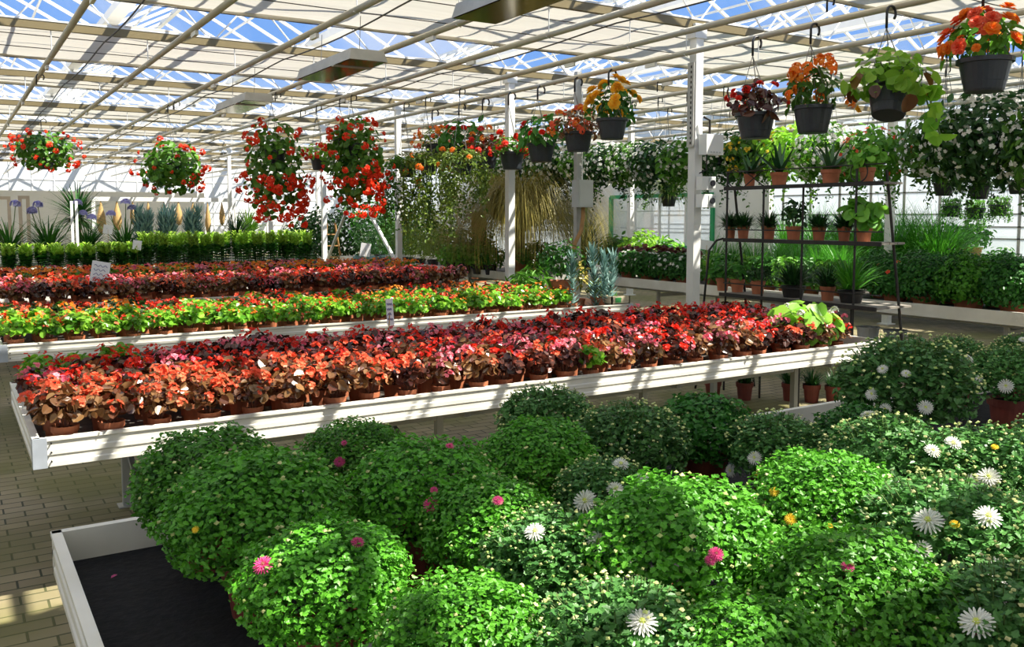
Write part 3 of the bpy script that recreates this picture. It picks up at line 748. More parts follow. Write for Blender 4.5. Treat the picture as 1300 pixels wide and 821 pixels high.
# ---------------------------------------------------------------- hanging baskets
def basket_pot(r, h):
    key = ('bp', r, h)
    if key not in POTM:
        mb = MB(); mb.lathe([(r * .68, 0), (r * .72, .012), (r * .78, h * .3), (r * .795, h * .31), (r * .93, h * .86), (r * 1.04, h * .87), (r * 1.05, h), (r * .95, h), (r * .9, h * .88)], 28)
        mb.lathe([(r * .9, h * .88), (.001, h * .9)], 28, mi=1, cap0=False)
        POTM[key] = mb.mesh('basket_pot', ['basket_pot', 'soil'], False)
    return POTM[key]
HOOK = {}
def hook_mesh():
    if 'h' not in HOOK:
        pts = [(0, 0, 0), (0, 0, .10)] + [(.045 * (1 - math.cos(a)), 0, .10 + .045 * math.sin(a)) for a in np.linspace(.2, pi * 1.25, 9)]
        HOOK['h'] = MB().tube(pts, .009, 6).mesh('hook', 'hook', True)
    return HOOK['h']
def hang(name, label, cat, x, y, zpot, r=.15, h=.19, group='hanging baskets', zp=ZP, tilt=0., wires=True, hooks=True, sc=1.):
    """a pot on three wires from a hook on the pipe; origin at the pot's base"""
    t = thing(name, label, cat, (x, y, zpot), 0, group, None, sc)
    p = put('pot', basket_pot(r, h), t)
    if tilt: p.rotation_euler = (0, tilt, .4)
    top = (zp - zpot) / sc - .15
    if hooks: put('hook', hook_mesh(), t, (-.045, 0, top))
    if wires:
        for k in range(3):
            a = 2 * pi * k / 3 + .5
            put('hanger_wire', MB().tube([(r * .98 * math.cos(a), r * .98 * math.sin(a), h), (-.045, 0, top)], .0035, 4, cap=False).mesh('hanger_wire', 'wire'), t)
    return t
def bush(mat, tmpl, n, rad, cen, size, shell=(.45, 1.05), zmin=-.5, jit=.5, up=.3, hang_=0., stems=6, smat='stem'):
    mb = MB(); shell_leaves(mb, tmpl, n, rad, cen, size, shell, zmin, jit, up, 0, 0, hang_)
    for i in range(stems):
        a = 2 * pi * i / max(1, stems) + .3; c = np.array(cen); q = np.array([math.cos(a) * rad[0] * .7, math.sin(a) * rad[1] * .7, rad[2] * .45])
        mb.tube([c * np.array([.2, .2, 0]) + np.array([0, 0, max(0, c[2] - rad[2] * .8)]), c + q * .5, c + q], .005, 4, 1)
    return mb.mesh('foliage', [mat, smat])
T_ROSE = rosette([(6, .5, 1.15, .15, 0), (6, .42, 1.15, .5, .05), (5, .32, 1.1, .85, .08), (4, .2, 1.1, 1.2, .1)], PET_R)
def rose_mesh(mat):
    me = MB().add(*T_ROSE).mesh('double_flower', mat); k = len(me.vertices)
    me.attributes['tone'].data.foreach_set('value', rng.random(k).astype(np.float32)); return me
ROSE = {m: rose_mesh(m) for m in ('red_petal', 'orange_petal', 'amber_petal', 'coral_petal')}
def umbel(mat, n=15):
    T = cluster(T_FIVE, n, .42, .46, .5, -.3); me = MB().add(*T).mesh('umbel', mat)
    me.attributes['tone'].data.foreach_set('value', np.repeat(rng.random(n), len(T_FIVE[0])).astype(np.float32)); return me
UMB = {m: [umbel(m, 34 if m == 'lilac_petal' else 16) for _ in range(3)] for m in ('geranium_red', 'red_petal', 'coral_petal', 'orange_petal', 'lilac_petal')}
def flowers_on(t, meshes, n, rad, cen, size, zmin=.0, name='flower', pts=None):
    d = sphere_dirs(n, zmin, 1.) if pts is None else np.array(pts, float)
    for q in d:
        p = q * np.array(rad) * rng.uniform(.92, 1.1) + np.array(cen)
        f = put(name, random.choice(meshes), t, p, None, rng.uniform(size[0], size[1]))
        f.rotation_euler = Vector(q + rng.normal(0, .25, 3) + np.array([0, 0, .25])).to_track_quat('Z', 'Y').to_euler()
# the near row on one pipe (X = 5.26): photo column -> Y
XB = 7.14; KB = 1.36
def yb(px, X=XB): return X / math.tan(math.atan((px - 650) / F) + YAW)
ROWB = [  # px, pot-middle py, pot r, kind
 (1250, 96, .15, 'orange', 'hanging basket with big orange double begonias, nearest the camera'),
 (1128, 128, .145, 'pale', 'hanging basket of pale wilting begonia leaves in a tilted dark pot'),
 (1032, 152, .14, 'orange_tall', 'hanging basket with a tall spray of orange begonias between pale leaves and red blooms'),
 (959, 160, .15, 'red_dark', 'hanging basket of dark leaves and red begonias, beside the control-box post'),
 (777, 164, .145, 'amber', 'hanging basket of golden yellow begonias left of the control-box post'),
 (734, 180, .145, 'orange_small', 'hanging basket thick with small orange flowers beside the golden yellow one'),
 (687, 194, .15, 'red_green', 'hanging basket of green leaves and red blooms just past the white post'),
 (650, 204, .14, 'red_small', 'hanging basket of small red flowers in front of the white post'),
 (617, 203, .14, 'orange_red', 'hanging basket with orange and red flowers just before the white post'),
 (587, 197, .14, 'red_leafy', 'leafy green hanging basket with few red flowers, second before the white post'),
 (553, 193, .14, 'orange_trail', 'hanging basket of orange flowers in pale stems, third before the white post'),
]
for (px, py, r, kind, lab) in ROWB:
    y = yb(px); P = at_Y(px, py, y); h = .19; zb = P[2] - h / 2 * KB
    t = hang('hanging_basket', lab, 'hanging basket', P[0], y, zb, r, h, 'hanging baskets in the row over the begonias', ZP, .35 if kind == 'pale' else 0, sc=KB)
    c = (0, 0, h + .05)
    if kind == 'orange':
        put('foliage', bush('green_bright', T_ELLIP, 150, (.2, .2, .2), (0, 0, h + .06), (.06, .1), zmin=-.2), t)
        flowers_on(t, [ROSE['orange_petal'], ROSE['orange_petal'], ROSE['coral_petal']], 26, (.22, .22, .24), c, (.085, .115), -.05)
        flowers_on(t, [ROSE['orange_petal']], 7, (.25, .25, .1), c, (.04, .06), -.4)
    elif kind == 'pale':
        put('foliage', bush('lime', T_ROUND, 120, (.25, .25, .19), (0, 0, h + .04), (.05, .095), zmin=-.5, hang_=.4), t)
        for q in sphere_dirs(9, -.6, .6):
            wl = MB().scatter(T_OVAL, basis(np.array([[q[0], q[1], -1.]]), q[None] + np.array([[0, 0, .3]])) * rng.uniform(.08, .12), (q * np.array([.25, .25, .16]) + np.array([0, 0, h]))[None])
            put('withered_leaf', wl.mesh('withered_leaf', 'bronze_olive'), t)
        mb = MB()
        for k, a in enumerate((-.9, -.6)):
            pts = [np.array([math.cos(a) * .15, math.sin(a) * .15, h]) + np.array([math.cos(a), math.sin(a), 0]) * s * .16 + np.array([0, 0, .02 - .34 * s * s]) for s in np.linspace(0, 1, 8)]
            mb.tube(pts, .006, 5, 1)
            for p in pts[2:]:
                mb.scatter(T_OVAL, basis(rng.normal(0, 1, (2, 3)) + np.array([0, 0, -.8]), rng.normal(0, 1, (2, 3))) * .1, np.repeat(p[None], 2, 0), 0)
        put('trailing_shoot', mb.mesh('trailing_shoot', ['lime', 'stem']), t)
        flowers_on(t, [ROSE['amber_petal']], 2, (.24, .24, .1), (0, 0, h - .1), (.05, .07), -.6)
    elif kind == 'orange_tall':
        put('foliage', bush('basket_green', T_ELLIP, 110, (.19, .19, .22), (0, 0, h + .07), (.06, .1), zmin=-.4), t)
        flowers_on(t, UMB['orange_petal'], 22, (.2, .2, .28), (0, 0, h + .06), (.06, .085), .1)
        flowers_on(t, UMB['orange_petal'], 6, (.25, .25, .2), (0, 0, h), (.05, .075), -.5)
    elif kind == 'red_dark':
        put('foliage', bush('bronze', T_ELLIP, 120, (.2, .2, .17), (0, 0, h + .05), (.06, .1), zmin=-.5), t)
        flowers_on(t, [ROSE['red_petal']], 16, (.21, .21, .2), c, (.045, .075), .0)
    elif kind == 'amber':
        put('foliage', bush('green', T_ELLIP, 150, (.2, .2, .24), (0, 0, h + .08), (.06, .1), zmin=-.3), t)
        flowers_on(t, [ROSE['amber_petal']], 24, (.24, .24, .28), (0, 0, h + .08), (.09, .125), .0)
    elif kind in ('orange_small', 'orange_trail'):
        put('foliage', bush('yellow_green' if kind == 'orange_trail' else 'bronze_olive', T_ELLIP, 130, (.24, .24, .18), (0, 0, h + .03), (.05, .08), zmin=-.5), t)
        flowers_on(t, UMB['orange_petal'] + UMB['coral_petal'], 30, (.27, .27, .2), (0, 0, h + .03), (.05, .07), -.3)
    elif kind == 'red_green':
        put('foliage', bush('green', T_ELLIP, 150, (.25, .25, .22), (0, 0, h + .05), (.07, .12), zmin=-.4), t)
        flowers_on(t, [ROSE['red_petal']], 11, (.27, .27, .22), c, (.06, .09), -.2)
    elif kind == 'red_small':
        put('foliage', bush('basket_green', T_ELLIP, 110, (.21, .21, .14), (0, 0, h + .03), (.06, .09), zmin=-.4), t)
        flowers_on(t, UMB['red_petal'], 16, (.23, .23, .13), (0, 0, h), (.05, .08), -.3)
    elif kind == 'orange_red':
        put('foliage', bush('bronze_olive', T_ELLIP, 130, (.25, .25, .2), (0, 0, h + .03), (.06, .1), zmin=-.4), t)
        flowers_on(t, UMB['orange_petal'] + UMB['red_petal'], 22, (.26, .26, .22), (0, 0, h + .03), (.06, .09), -.3)
    else:
        put('foliage', bush('green', T_ELLIP, 170, (.27, .27, .26), (0, 0, h + .06), (.07, .12), zmin=-.4), t)
        flowers_on(t, [ROSE['red_petal']], 8, (.28, .28, .24), c, (.05, .08), -.3)
# the big red geranium baskets further back
def geranium_basket(x, y, z, R, drop, nf, label, seed_mat='geranium_red', leafn=700, cascade=0., lift=0.):
    h = .2
    t = hang('geranium_basket', label, 'hanging basket', x, y, z, .16, h, 'geranium baskets at the back')
    put('foliage', bush('basket_green', T_ROUND, leafn, (R * .86, R * .86, R * .6 + drop), (0, 0, h - drop * .7 + lift), (.06, .1), (.35, 1.), -.95, .6, .3), t)
    n1 = int(nf * (1 - cascade))
    flowers_on(t, UMB[seed_mat], int(n1 * 1.5), (R * 1.08, R * 1.08, R * .64 + drop), (0, 0, h - drop * .7 + lift), (.05, .12), -.9)
    if cascade:
        ps = []
        for k in range(int((nf - n1) * 1.5)):
            a = rng.uniform(-2.6, -.4); ps.append((.8 * math.cos(a), .8 * math.sin(a), rng.uniform(-1., -.1)))
        flowers_on(t, UMB[seed_mat], 0, (R, R, R * .62 + drop), (0, 0, h - drop * .7 + lift), (.06, .13), pts=ps)
    return t
def at_pipe(px, py, X): y = X / math.tan(math.atan((px - 650) / F) + YAW); return X, y, at_Y(px, py, y)[2]
x, y, z = at_pipe(62, 215, 1.62); geranium_basket(x, y, z, .6, .0, 34, 'round red geranium basket with its dark pot showing, near the yucca', leafn=560, lift=.14)
x, y, z = at_pipe(222, 216, 3.18); geranium_basket(x, y, z - .1, .55, .1, 26, 'red geranium basket hanging alone before the white back wall', leafn=620)
x, y, z = at_pipe(352, 208, 4.22); geranium_basket(x, y, z, .5, .45, 85, 'great cascade of red geraniums reaching down left of the slim white post', leafn=640, cascade=.4)
x, y, z = at_pipe(452, 200, 5.26); geranium_basket(x, y, z, .5, .42, 85, 'cascade of scarlet geraniums mixed with green trails between two white posts', leafn=820, cascade=.45)
x, y, z = at_pipe(408, 216, 5.26); t = hang('hanging_basket', 'small hanging basket of yellow-green leaves by the far white post', 'hanging basket', x, y, z, .16, .2, 'geranium baskets at the back')
put('foliage', bush('lime', T_ELLIP, 130, (.26, .26, .2), (0, 0, .24), (.06, .1), zmin=-.3), t)
x, y, z = at_pipe(424, 196, 5.26); t = hang('hanging_basket', 'dark hanging pot with leafy top behind the scarlet cascade', 'hanging basket', x, y - .45, z, .17, .22, 'geranium baskets at the back')
put('foliage', bush('green', T_ELLIP, 90, (.2, .2, .12), (0, 0, .26), (.06, .1), zmin=-.1), t)
# long trailing yellow-green baskets
def trailing(x, y, z, R, L_, mat, label, n=26, cat='hanging basket', fl=None, nf=0, fine=1.):
    t = hang('trailing_basket', label, cat, x, y, z, .15, .18, 'trailing baskets')
    mb = MB()
    for i in range(n):
        a = 2 * pi * i / n + rng.uniform(-.1, .1); ll = L_ * rng.uniform(.6, 1.)
        pts = []
        for s in np.linspace(0, 1, 11):
            rr = .1 + (R - .1) * min(1, s * 3) ** .7 * (1 - .15 * s); pts.append(np.array([rr * math.cos(a + .2 * math.sin(s * 5 + i)), rr * math.sin(a + .2 * math.sin(s * 5 + i)), .2 + .1 * math.sin(min(1, s * 3) * pi) - max(0, s - .12) * ll]))
        mb.tube(pts, .004, 4, 1, False)
        for p in pts:
            k = 5; mb.scatter(T_ELLIP, basis(rng.normal(0, 1, (k, 3)) + np.array([0, 0, -.5]), rng.normal(0, 1, (k, 3))) * rng.uniform(.045, .075, k)[:, None, None] * fine, p[None] + rng.normal(0, .035 * fine, (k, 3)), 0)
    shell_leaves(mb, T_ELLIP, 160, (R * .9, R * .9, .2 * fine), (0, 0, .2), (.05 * fine, .08 * fine), (.4, 1.), -.3)
    put('foliage', mb.mesh('trailing_foliage', [mat, 'stem']), t)
    if fl: flowers_on(t, UMB[fl], nf, (R, R, .3), (0, 0, .1), (.07, .11), -.9)
    return t
x, y, z = at_pipe(545, 222, 6.32); trailing(x, y, z, .42, 1.45, 'yellow_green', 'yellow-green trailing basket with orange umbels hanging beside the white post', 30, fl='orange_petal', nf=14)
x, y, z = at_pipe(588, 222, 6.32); trailing(x, y, z, .36, .85, 'yellow_green', 'shorter yellow-green trailing basket next to the white flower baskets', 22, fl='orange_petal', nf=4)
x, y, z = at_pipe(518, 225, 6.32); trailing(x, y, z, .40, 1.35, 'basket_green', 'long dark trailing basket directly behind the white post', 26)
# white bacopa baskets in a long row
T_WH = T_FIVE
XW = 9.35
def white_basket(x, y, z, R, nl, nf, label, fmat='white_petal', lmat='basket_green', trail=0, bias=0.):
    t = hang('flower_basket', label, 'hanging basket', x, y, z, .15, .18, 'white-flowered baskets in the far row')
    mb = MB(); shell_leaves(mb, T_ELLIP, int(nl * 1.5), (R, R, R * .8), (0, 0, .1), (.08, .13), (.35, 1.02), -.95, .6, .25)
    for i in range(trail):
        a = rng.uniform(0, 6.28); L_ = rng.uniform(.25, .55)
        for s in np.linspace(0, 1, 8):
            k = 3; p = np.array([R * .6 * math.cos(a), R * .6 * math.sin(a), -.05 - s * L_]); mb.scatter(T_ELLIP, basis(rng.normal(0, 1, (k, 3)) + np.array([0, 0, -.8]), rng.normal(0, 1, (k, 3))) * .05, p[None] + rng.normal(0, .02, (k, 3)), 0)
    put('foliage', mb.mesh('basket_foliage', lmat), t)
    d = sphere_dirs(int(nf * 1.25), -.8, 1.); mb = MB()
    d = d[(d[:, 1] * .8 - d[:, 0] * .3 < .9)]
    T = d * np.array([R, R, R * .78]) * rng.uniform(.98, 1.07, len(d))[:, None] + np.array([0, 0, .1])
    mb.scatter(T_FIVE, basis(rng.normal(0, 1, (len(d), 3)), d + rng.normal(0, .3, (len(d), 3))) * rng.uniform(.042, .07, len(d))[:, None, None], T, 0)
    put('blossoms', mb.mesh('basket_blossoms', fmat), t)
    return t
WB = [(1350, 195, .62, 700, 200), (1252, 186, .64, 900, 280), (1196, 192, .5, 520, 150), (1108, 203, .42, 380, 60), (1052, 202, .46, 420, 380), (1003, 200, .45, 420, 30), (957, 200, .44, 420, 120), (918, 205, .45, 420, 130),
      (872, 210, .46, 420, 140), (836, 212, .47, 420, 170), (803, 214, .47, 420, 160), (772, 214, .47, 420, 200), (744, 215, .47, 420, 220), (718, 216, .47, 420, 200), (694, 216, .46, 380, 200), (672, 217, .46, 380, 200), (650, 217, .46, 380, 180), (630, 218, .46, 380, 170), (610, 219, .46, 380, 170)]
for i, (px, py, R, nl, nf) in enumerate(WB):
    x, y, z = at_pipe(px, py, XW)
    fm = 'white_petal'; lm = 'dark_green' if i % 2 else 'basket_green'
    lab = f'dense white-flowered hanging basket, {ordinal(i + 1)} of the long row from the near end'
    if i == 3: fm = 'coral_petal'; lab = 'bright green hanging basket with sparse red flowers above the plant rack end'; lm = 'green_bright'
    if i == 5: fm = 'yellow_petal'; lab = 'lime green hanging basket above the potted aloes'; lm = 'lime'
    if i == 6: fm = 'yellow_petal'; lab = 'hanging basket with small yellow flowers behind the dark-leaved red one'
    white_basket(x, y, z - .05, R, nl, nf, lab, fm, lm, 9 if px > 700 else 3)
# small trailing pots by the glass wall, and ferns under the row
for i, (px, py, X, R, L_, w) in enumerate(((1206, 275, 14.0, .15, .25, 'nearest the plant rack'), (1236, 278, 14.0, .15, .45, 'middle one with the longest trails'), (1266, 274, 14.0, .16, .35, 'nearest the picture edge'))):
    x, y, z = at_pipe(px, py, X); trailing(x, y, z, R, L_, 'green_bright', f'small green trailing pot before the glass wall, {w}', 12, fine=.55)
for i, (px, py) in enumerate(((1165, 205), (1290, 225), (1240, 232), (1195, 228))):
    x, y, z = at_pipe(px, py + 10, 10.4)
    t = hang('hanging_fern', 'bright green hanging fern at the ' + ('rack end of the far row', 'picture edge under the white baskets', 'middle under the white baskets', 'side of the big white basket')[i], 'fern', x, y, z - .1, .13, .16, 'hanging ferns')
    n = 110; mb = MB(); mb.straps(np.repeat([[0, 0, .17]], n, 0) + rng.normal(0, .03, (n, 3)), rng.uniform(0, 6.28, n), rng.uniform(.2, 1.3, n), rng.uniform(.3, .55, n), np.full(n, .03), rng.uniform(1.2, 2.2, n), 6)
    put('foliage', mb.mesh('fern_foliage', 'green_bright'), t)
x, y, z = at_pipe(848, 262, 10.4); t = hang('hanging_grass', 'shaggy tan and green grass hanging before the green-framed office window', 'grass plant', x, y, z, .14, .17, 'hanging grasses')
n = 420; mb = MB(); mb.straps(np.repeat([[0, 0, .17]], n, 0) + rng.normal(0, .04, (n, 3)), rng.uniform(0, 6.28, n), rng.uniform(.3, 1.4, n), rng.uniform(.5, .85, n), np.full(n, .014), rng.uniform(1.5, 2.6, n), 7)
put('foliage', mb.mesh('hanging_grass', 'sedge'), t)
# free hooks hanging on the pipes
for i, (px, py, X) in enumerate(((230, 152, 3.18), (357, 160, 4.22), (388, 182, 5.26), (60, 152, 1.1), (1203, 150, 8.3), (835, 160, 8.3), (1046, 90, 6.32))):
    y = X / math.tan(math.atan((px - 650) / F) + YAW)
    o = put('pipe_hook', hook_mesh(), None, (X - .045, y, ZP - .145)); tag(o, f'empty dark hook on the overhead pipe, {ordinal(i + 1)} of the unused ones', 'hook', 'empty hooks on the pipes')

# ---------------------------------------------------------------- post fittings
yP = 7.65
t = thing('control_box', 'white control box with small buttons clamped on the near white post', 'control box', (PX1, yP - .075, 2.55))
put('case', MB().box((-.02, -.13, -.09), (.24, 0, .14)).mesh('case', 'box_white'), t)
mb = MB()
for k in range(4): mb.box((.04 + k * .045, -.135, -.07), (.06 + k * .045, -.128, -.055))
put('button_strip', mb.mesh('button', 'box_grey'), t)
put('conduit', MB().tube([(.09, -.06, .14), (.09, -.06, .3), (.02, -.03, .34)], .014, 6).mesh('conduit', 'iron'), t)
put('gland', MB().tube([(-.05, -.05, -.30), (.02, -.09, -.26), (.03, -.08, -.09)], .008, 6).mesh('gland', 'iron'), t)
for i, (dz, w) in enumerate(((2.14, 'upper'), (1.94, 'lower'))):
    t = thing('wall_switch', f'{w} grey switch box with dark round dial on the near white post', 'switch', (PX1, yP - .075, dz), 0, 'switch boxes on the post')
    put('case', MB().box((-.05, -.1, -.075), (.16, 0, .075)).mesh('case', 'box_white'), t)
    put('face', MB().box((.05, -.106, -.06), (.155, -.1, .06)).mesh('face', 'box_grey'), t)
    put('dial', MB().tube([(.1, -.106, 0), (.1, -.125, 0)], .035, 14).mesh('dial', 'glass_dark'), t)
t = thing('slotted_strip', 'grey slotted mounting strip on the side of the near white post', 'strip', (PX1 - .075, yP, 2.9))
mb = MB(); mb.box((-.012, -.05, -.35), (0, .05, .6)); put('rail', mb.mesh('strip', 'galv'), t)
mb = MB()
for k in range(16): mb.box((-.014, -.02, -.32 + k * .057), (-.011, .0, -.29 + k * .057))
put('slot', mb.mesh('slot', 'iron'), t)
# electricity cabinet on its own thin post
P = at_X(736, 245, 8.0)
t = thing('meter_cabinet', 'grey electrical cabinet on a thin post with a curved brown conduit', 'cabinet', (8.0, P[1], 0))
put('post', MB().box((-.04, .02, 0), (.04, .10, 3.9)).mesh('post', 'galv'), t)
z = P[2]; cb = put('case', MB().box((-.13, -.16, z - .21), (.13, .02, z + .19)).mesh('case', 'box_grey'), t)
put('door', MB().box((-.115, -.166, z - .195), (.115, -.158, z + .175)).mesh('door', 'box_grey'), cb)
put('conduit', MB().tube([(.02, -.06, z - .21), (.02, -.06, z - .35), (-.02, -.07, z - .55), (-.16, -.1, z - .75), (-.2, -.1, z - .95)], .032, 8).mesh('conduit', 'wood', True), t)
put('cable', MB().tube([(0, -.06, z + .19), (.01, -.04, 3.6)], .008, 5).mesh('cable', 'box_white'), t)

# ---------------------------------------------------------------- price cards
def card(label, foot, top, w, h, rz, tilt, writing=True, cat='sign', group='price cards', stick=True):
    foot = np.array(foot, float); top = np.array(top, float)
    t = thing('price_card', label, cat, foot, 0, group)
    rel = top - foot
    if stick: put('stick', MB().tube([(0, 0, 0), tuple(rel * .5), tuple(rel)], .004, 5).mesh('stick', 'tan_wood'), t)
    c = put('card', MB().box((-w / 2, -.002, -h / 2), (w / 2, .002, h / 2)).mesh('card', 'paper'), t, tuple(rel)); c.rotation_euler = (0, tilt, rz)
    if writing:
        mb = MB()
        for k in range(4):
            zz = h * (.3 - .19 * k); pts = [(-w * .36 + w * .72 * s, -.0035, zz + h * .045 * math.sin(s * 17 + k * 2)) for s in np.linspace(0, 1 - .12 * (k % 3), 14)]
            mb.tube(pts, .0035 * h / .25, 4)
        put('handwriting', mb.mesh('lettering', 'ink'), c)
    return t
yc = 11.35; P = at_Y(127, 346, yc)
card('tilted white price card on a stick among the third-bench begonias', (P[0] + .06, yc + .06, BZ), (P[0], yc, P[2]), .2, .26, -.35, .18)
P = at_Y(495, 396, 5.86); card('narrow white price card edge-on, standing in the nearest begonia bench', (P[0] - .03, 5.86, BZ), (P[0], 5.86, P[2]), .05, .19, -.5, -.06)
for (px, py, Y, w, h, lab) in ((174, 311, 18.45, .16, .18, 'small white card standing in the lily rows'), (137, 291, 21.8, .2, .2, 'small white card among the agapanthus clumps'), (464, 317, 16.5, .2, .26, 'white card standing before the dark hedge between two posts'),
                               (897, 311, 9.6, .2, .14, 'small white card standing behind the near white post')):
    P = at_Y(px, py, Y); card(lab, (P[0], Y, {18.45: .70, 21.8: .62, 16.5: .62, 9.6: .70}[Y]), (P[0], Y, P[2]), w, h, -.4, .15, False)

# ---------------------------------------------------------------- lilies, agapanthus and other far plants
def lily_mesh(tip, h=.5):
    mb = MB(); ns = 7
    for s in range(ns):
        a = 2 * pi * s / ns; r = .0 if s == 0 else .075; bx, by = r * math.cos(a), r * math.sin(a); hh = h * random.uniform(.85, 1.05)
        mb.tube([(bx * .6, by * .6, .12), (bx, by, .12 + hh)], .006, 4, 2)
        for z in np.linspace(.13, .12 + hh, 11):
            k = 5; az = rng.uniform(0, 6.28, k); e = np.full(k, .25 + .9 * (z - .15) / hh)
            P = np.repeat([[bx, by, z]], k, 0); top = z > .12 + hh * .66
            mb.straps(P, az, e, np.full(k, .14 * (.8 if top else 1)), np.full(k, .058), np.full(k, .7), 3, 1 if top else 0)
    return mb.mesh('lily_foliage', ['green', tip, 'stem'])
LILY = [lily_mesh('lily_tip', .56) for _ in range(3)]; LILYS = [lily_mesh('lily_tip', .36) for _ in range(2)]
cnt = 0
for r in range(2):
    for c in range(22):
        x = .95 + c * .265 + rng.uniform(-.03, .03); y = 18.6 + r * .5 + rng.uniform(-.04, .04)
        if c in (2, 15) and r == 0: continue
        tall = c > 8; cnt += 1
        t = thing('potted_lily', f'{"tall" if tall else "short"} leafy lily with lime tip, {ordinal(c + 1)} from the aisle end, {"front" if r == 0 else "rear"} lily row', 'lily', (x, y, .70), rng.uniform(0, 6), 'upright lilies in rows')
        put('pot', pot_mesh(.085, .14, 'black_plastic', 12), t)
        put('foliage', random.choice(LILY if tall else LILYS), t)
def strap_mesh(n, ln, wd, mat, el=(.5, 1.5), droop=(.6, 1.8), seg=6, r0=.05, z=0., fold=.2):
    mb = MB(); a = rng.uniform(0, 6.28, n); P = np.stack([np.cos(a) * r0 * rng.random(n), np.sin(a) * r0 * rng.random(n), np.full(n, z)], 1)
    mb.straps(P, a, rng.uniform(el[0], el[1], n), rng.uniform(ln * .65, ln, n), np.full(n, wd), rng.uniform(droop[0], droop[1], n), seg, 0, None, fold)
    return mb.mesh('strap_foliage', mat)
for i, (px, Y, sc) in enumerate(((12, 22.2, 1.), (62, 22.3, 1.1), (112, 22.4, .9), (160, 22.2, 1.), (205, 22.5, .8), (-30, 22.2, 1), (262, 22.4, .8))):
    X = Y * math.tan(math.atan((px - 650) / F) + YAW)
    t = thing('agapanthus', f'dark green strappy agapanthus clump in pot, {ordinal(i + 1)} along the far bench' + (' with lilac flower balls' if i in (0, 2, 3) else ''), 'agapanthus', (X, Y, .62), 0, 'agapanthus clumps')
    put('pot', pot_mesh(.16, .24, 'black_plastic', 16), t); put('foliage', strap_mesh(150, 1.1 * sc, .05, 'green', z=.25), t)
    if i in (0, 2, 3, 1):
        for k in range(3):
            a = rng.uniform(0, 6.28); hx, hy, hz = .3 * math.cos(a), .3 * math.sin(a), rng.uniform(1.0, 1.45)
            s_ = put('flower_stalk', MB().tube([(0, 0, .2), (hx * .7, hy * .7, hz * .7), (hx, hy, hz)], .009, 5).mesh('flower_stalk', 'stem'), t)
            put('flower_ball', random.choice(UMB['lilac_petal']), s_, (hx, hy, hz + .03), 0, .2)
def pot_plant(name, label, cat, loc, pr, ph, fol, group=None, potmat='terracotta', parts=None, sc=None, rz=None):
    t = thing(name, label, cat, loc, rng.uniform(0, 6.28) if rz is None else rz, group, None, sc)
    put('pot', pot_mesh(pr, ph, potmat, 20), t); put('foliage', fol, t)
    return t
# yucca with white tall planter legs
Y = 24.; X = Y * math.tan(math.atan((100 - 650) / F) + YAW)
t = thing('yucca', 'big spiky dark green yucca on a trunk at the far left', 'yucca', (X, Y, 0)); put('pot', pot_mesh(.3, .5, 'box_grey'), t)
put('trunk', MB().tube([(0, 0, .4), (.03, 0, 1.1), (0, .02, 1.7)], [.08, .07, .06], 10).mesh('trunk', 'bark', True), t)
put('foliage', strap_mesh(170, 1.0, .06, 'dark_green', (-.5, 1.4), (.2, .9), 5, .08, 1.75), t)
for i, (px, Y, h) in enumerate(((300, 27, 2.1), (316, 30, 2.3))):
    X = Y * math.tan(math.atan((px - 650) / F) + YAW)
    t = thing('palm', ('dark feathery palm beside the spiky yellow-green one', 'tall yellow-green spiky plant before the far white post')[i], 'palm', (X, Y, 0)); put('pot', pot_mesh(.25, .4, 'terracotta'), t)
    put('trunk', MB().tube([(0, 0, .3), (.02, .02, h * .5)], .05, 8).mesh('trunk', 'bark'), t)
    put('foliage', strap_mesh(150, 1.15, .07 if i else .04, 'lime' if i else 'dark_green', (.1, 1.5), (.3, 1.5), 6, .06, h * .5), t)
def blue_spike(h, n, w=.03, mat='blue_green'):
    mb = MB()
    for s in range(n):
        a = 2 * pi * s / n; r = 0 if n == 1 else w * 2.6; x, y = r * math.cos(a), r * math.sin(a); hh = h * random.uniform(.85, 1.05); lx, ly = x * 1.8, y * 1.8
        mb.tube([(x, y, 0), (lx, ly, hh)], .007, 5, 1)
        for f in np.linspace(.05, 1, 22):
            k = 6; P = np.repeat([[x + (lx - x) * f, y + (ly - y) * f, hh * f]], k, 0)
            mb.straps(P, rng.uniform(0, 6.28, k), np.full(k, .35 + .6 * f), np.full(k, h * .22), np.full(k, h * .045), np.full(k, -.35), 3, 0, None, .4)
    return mb.mesh('spike_foliage', [mat, 'stem'])
for i, px in enumerate((183, 214, 246)):
    Y = 21.85; X = Y * math.tan(math.atan((px - 650) / F) + YAW)
    pot_plant('blue_spike_plant', f'blue-grey upright spiky plant behind the lilies, {ordinal(i + 1)} of three', 'spiky plant', (X, Y, .62), .12, .2, blue_spike(1.2, 6), 'blue-grey spikes behind the lilies', 'black_plastic')
for lbl, px, Y in (('white shelf', 30, 25),):
    pass
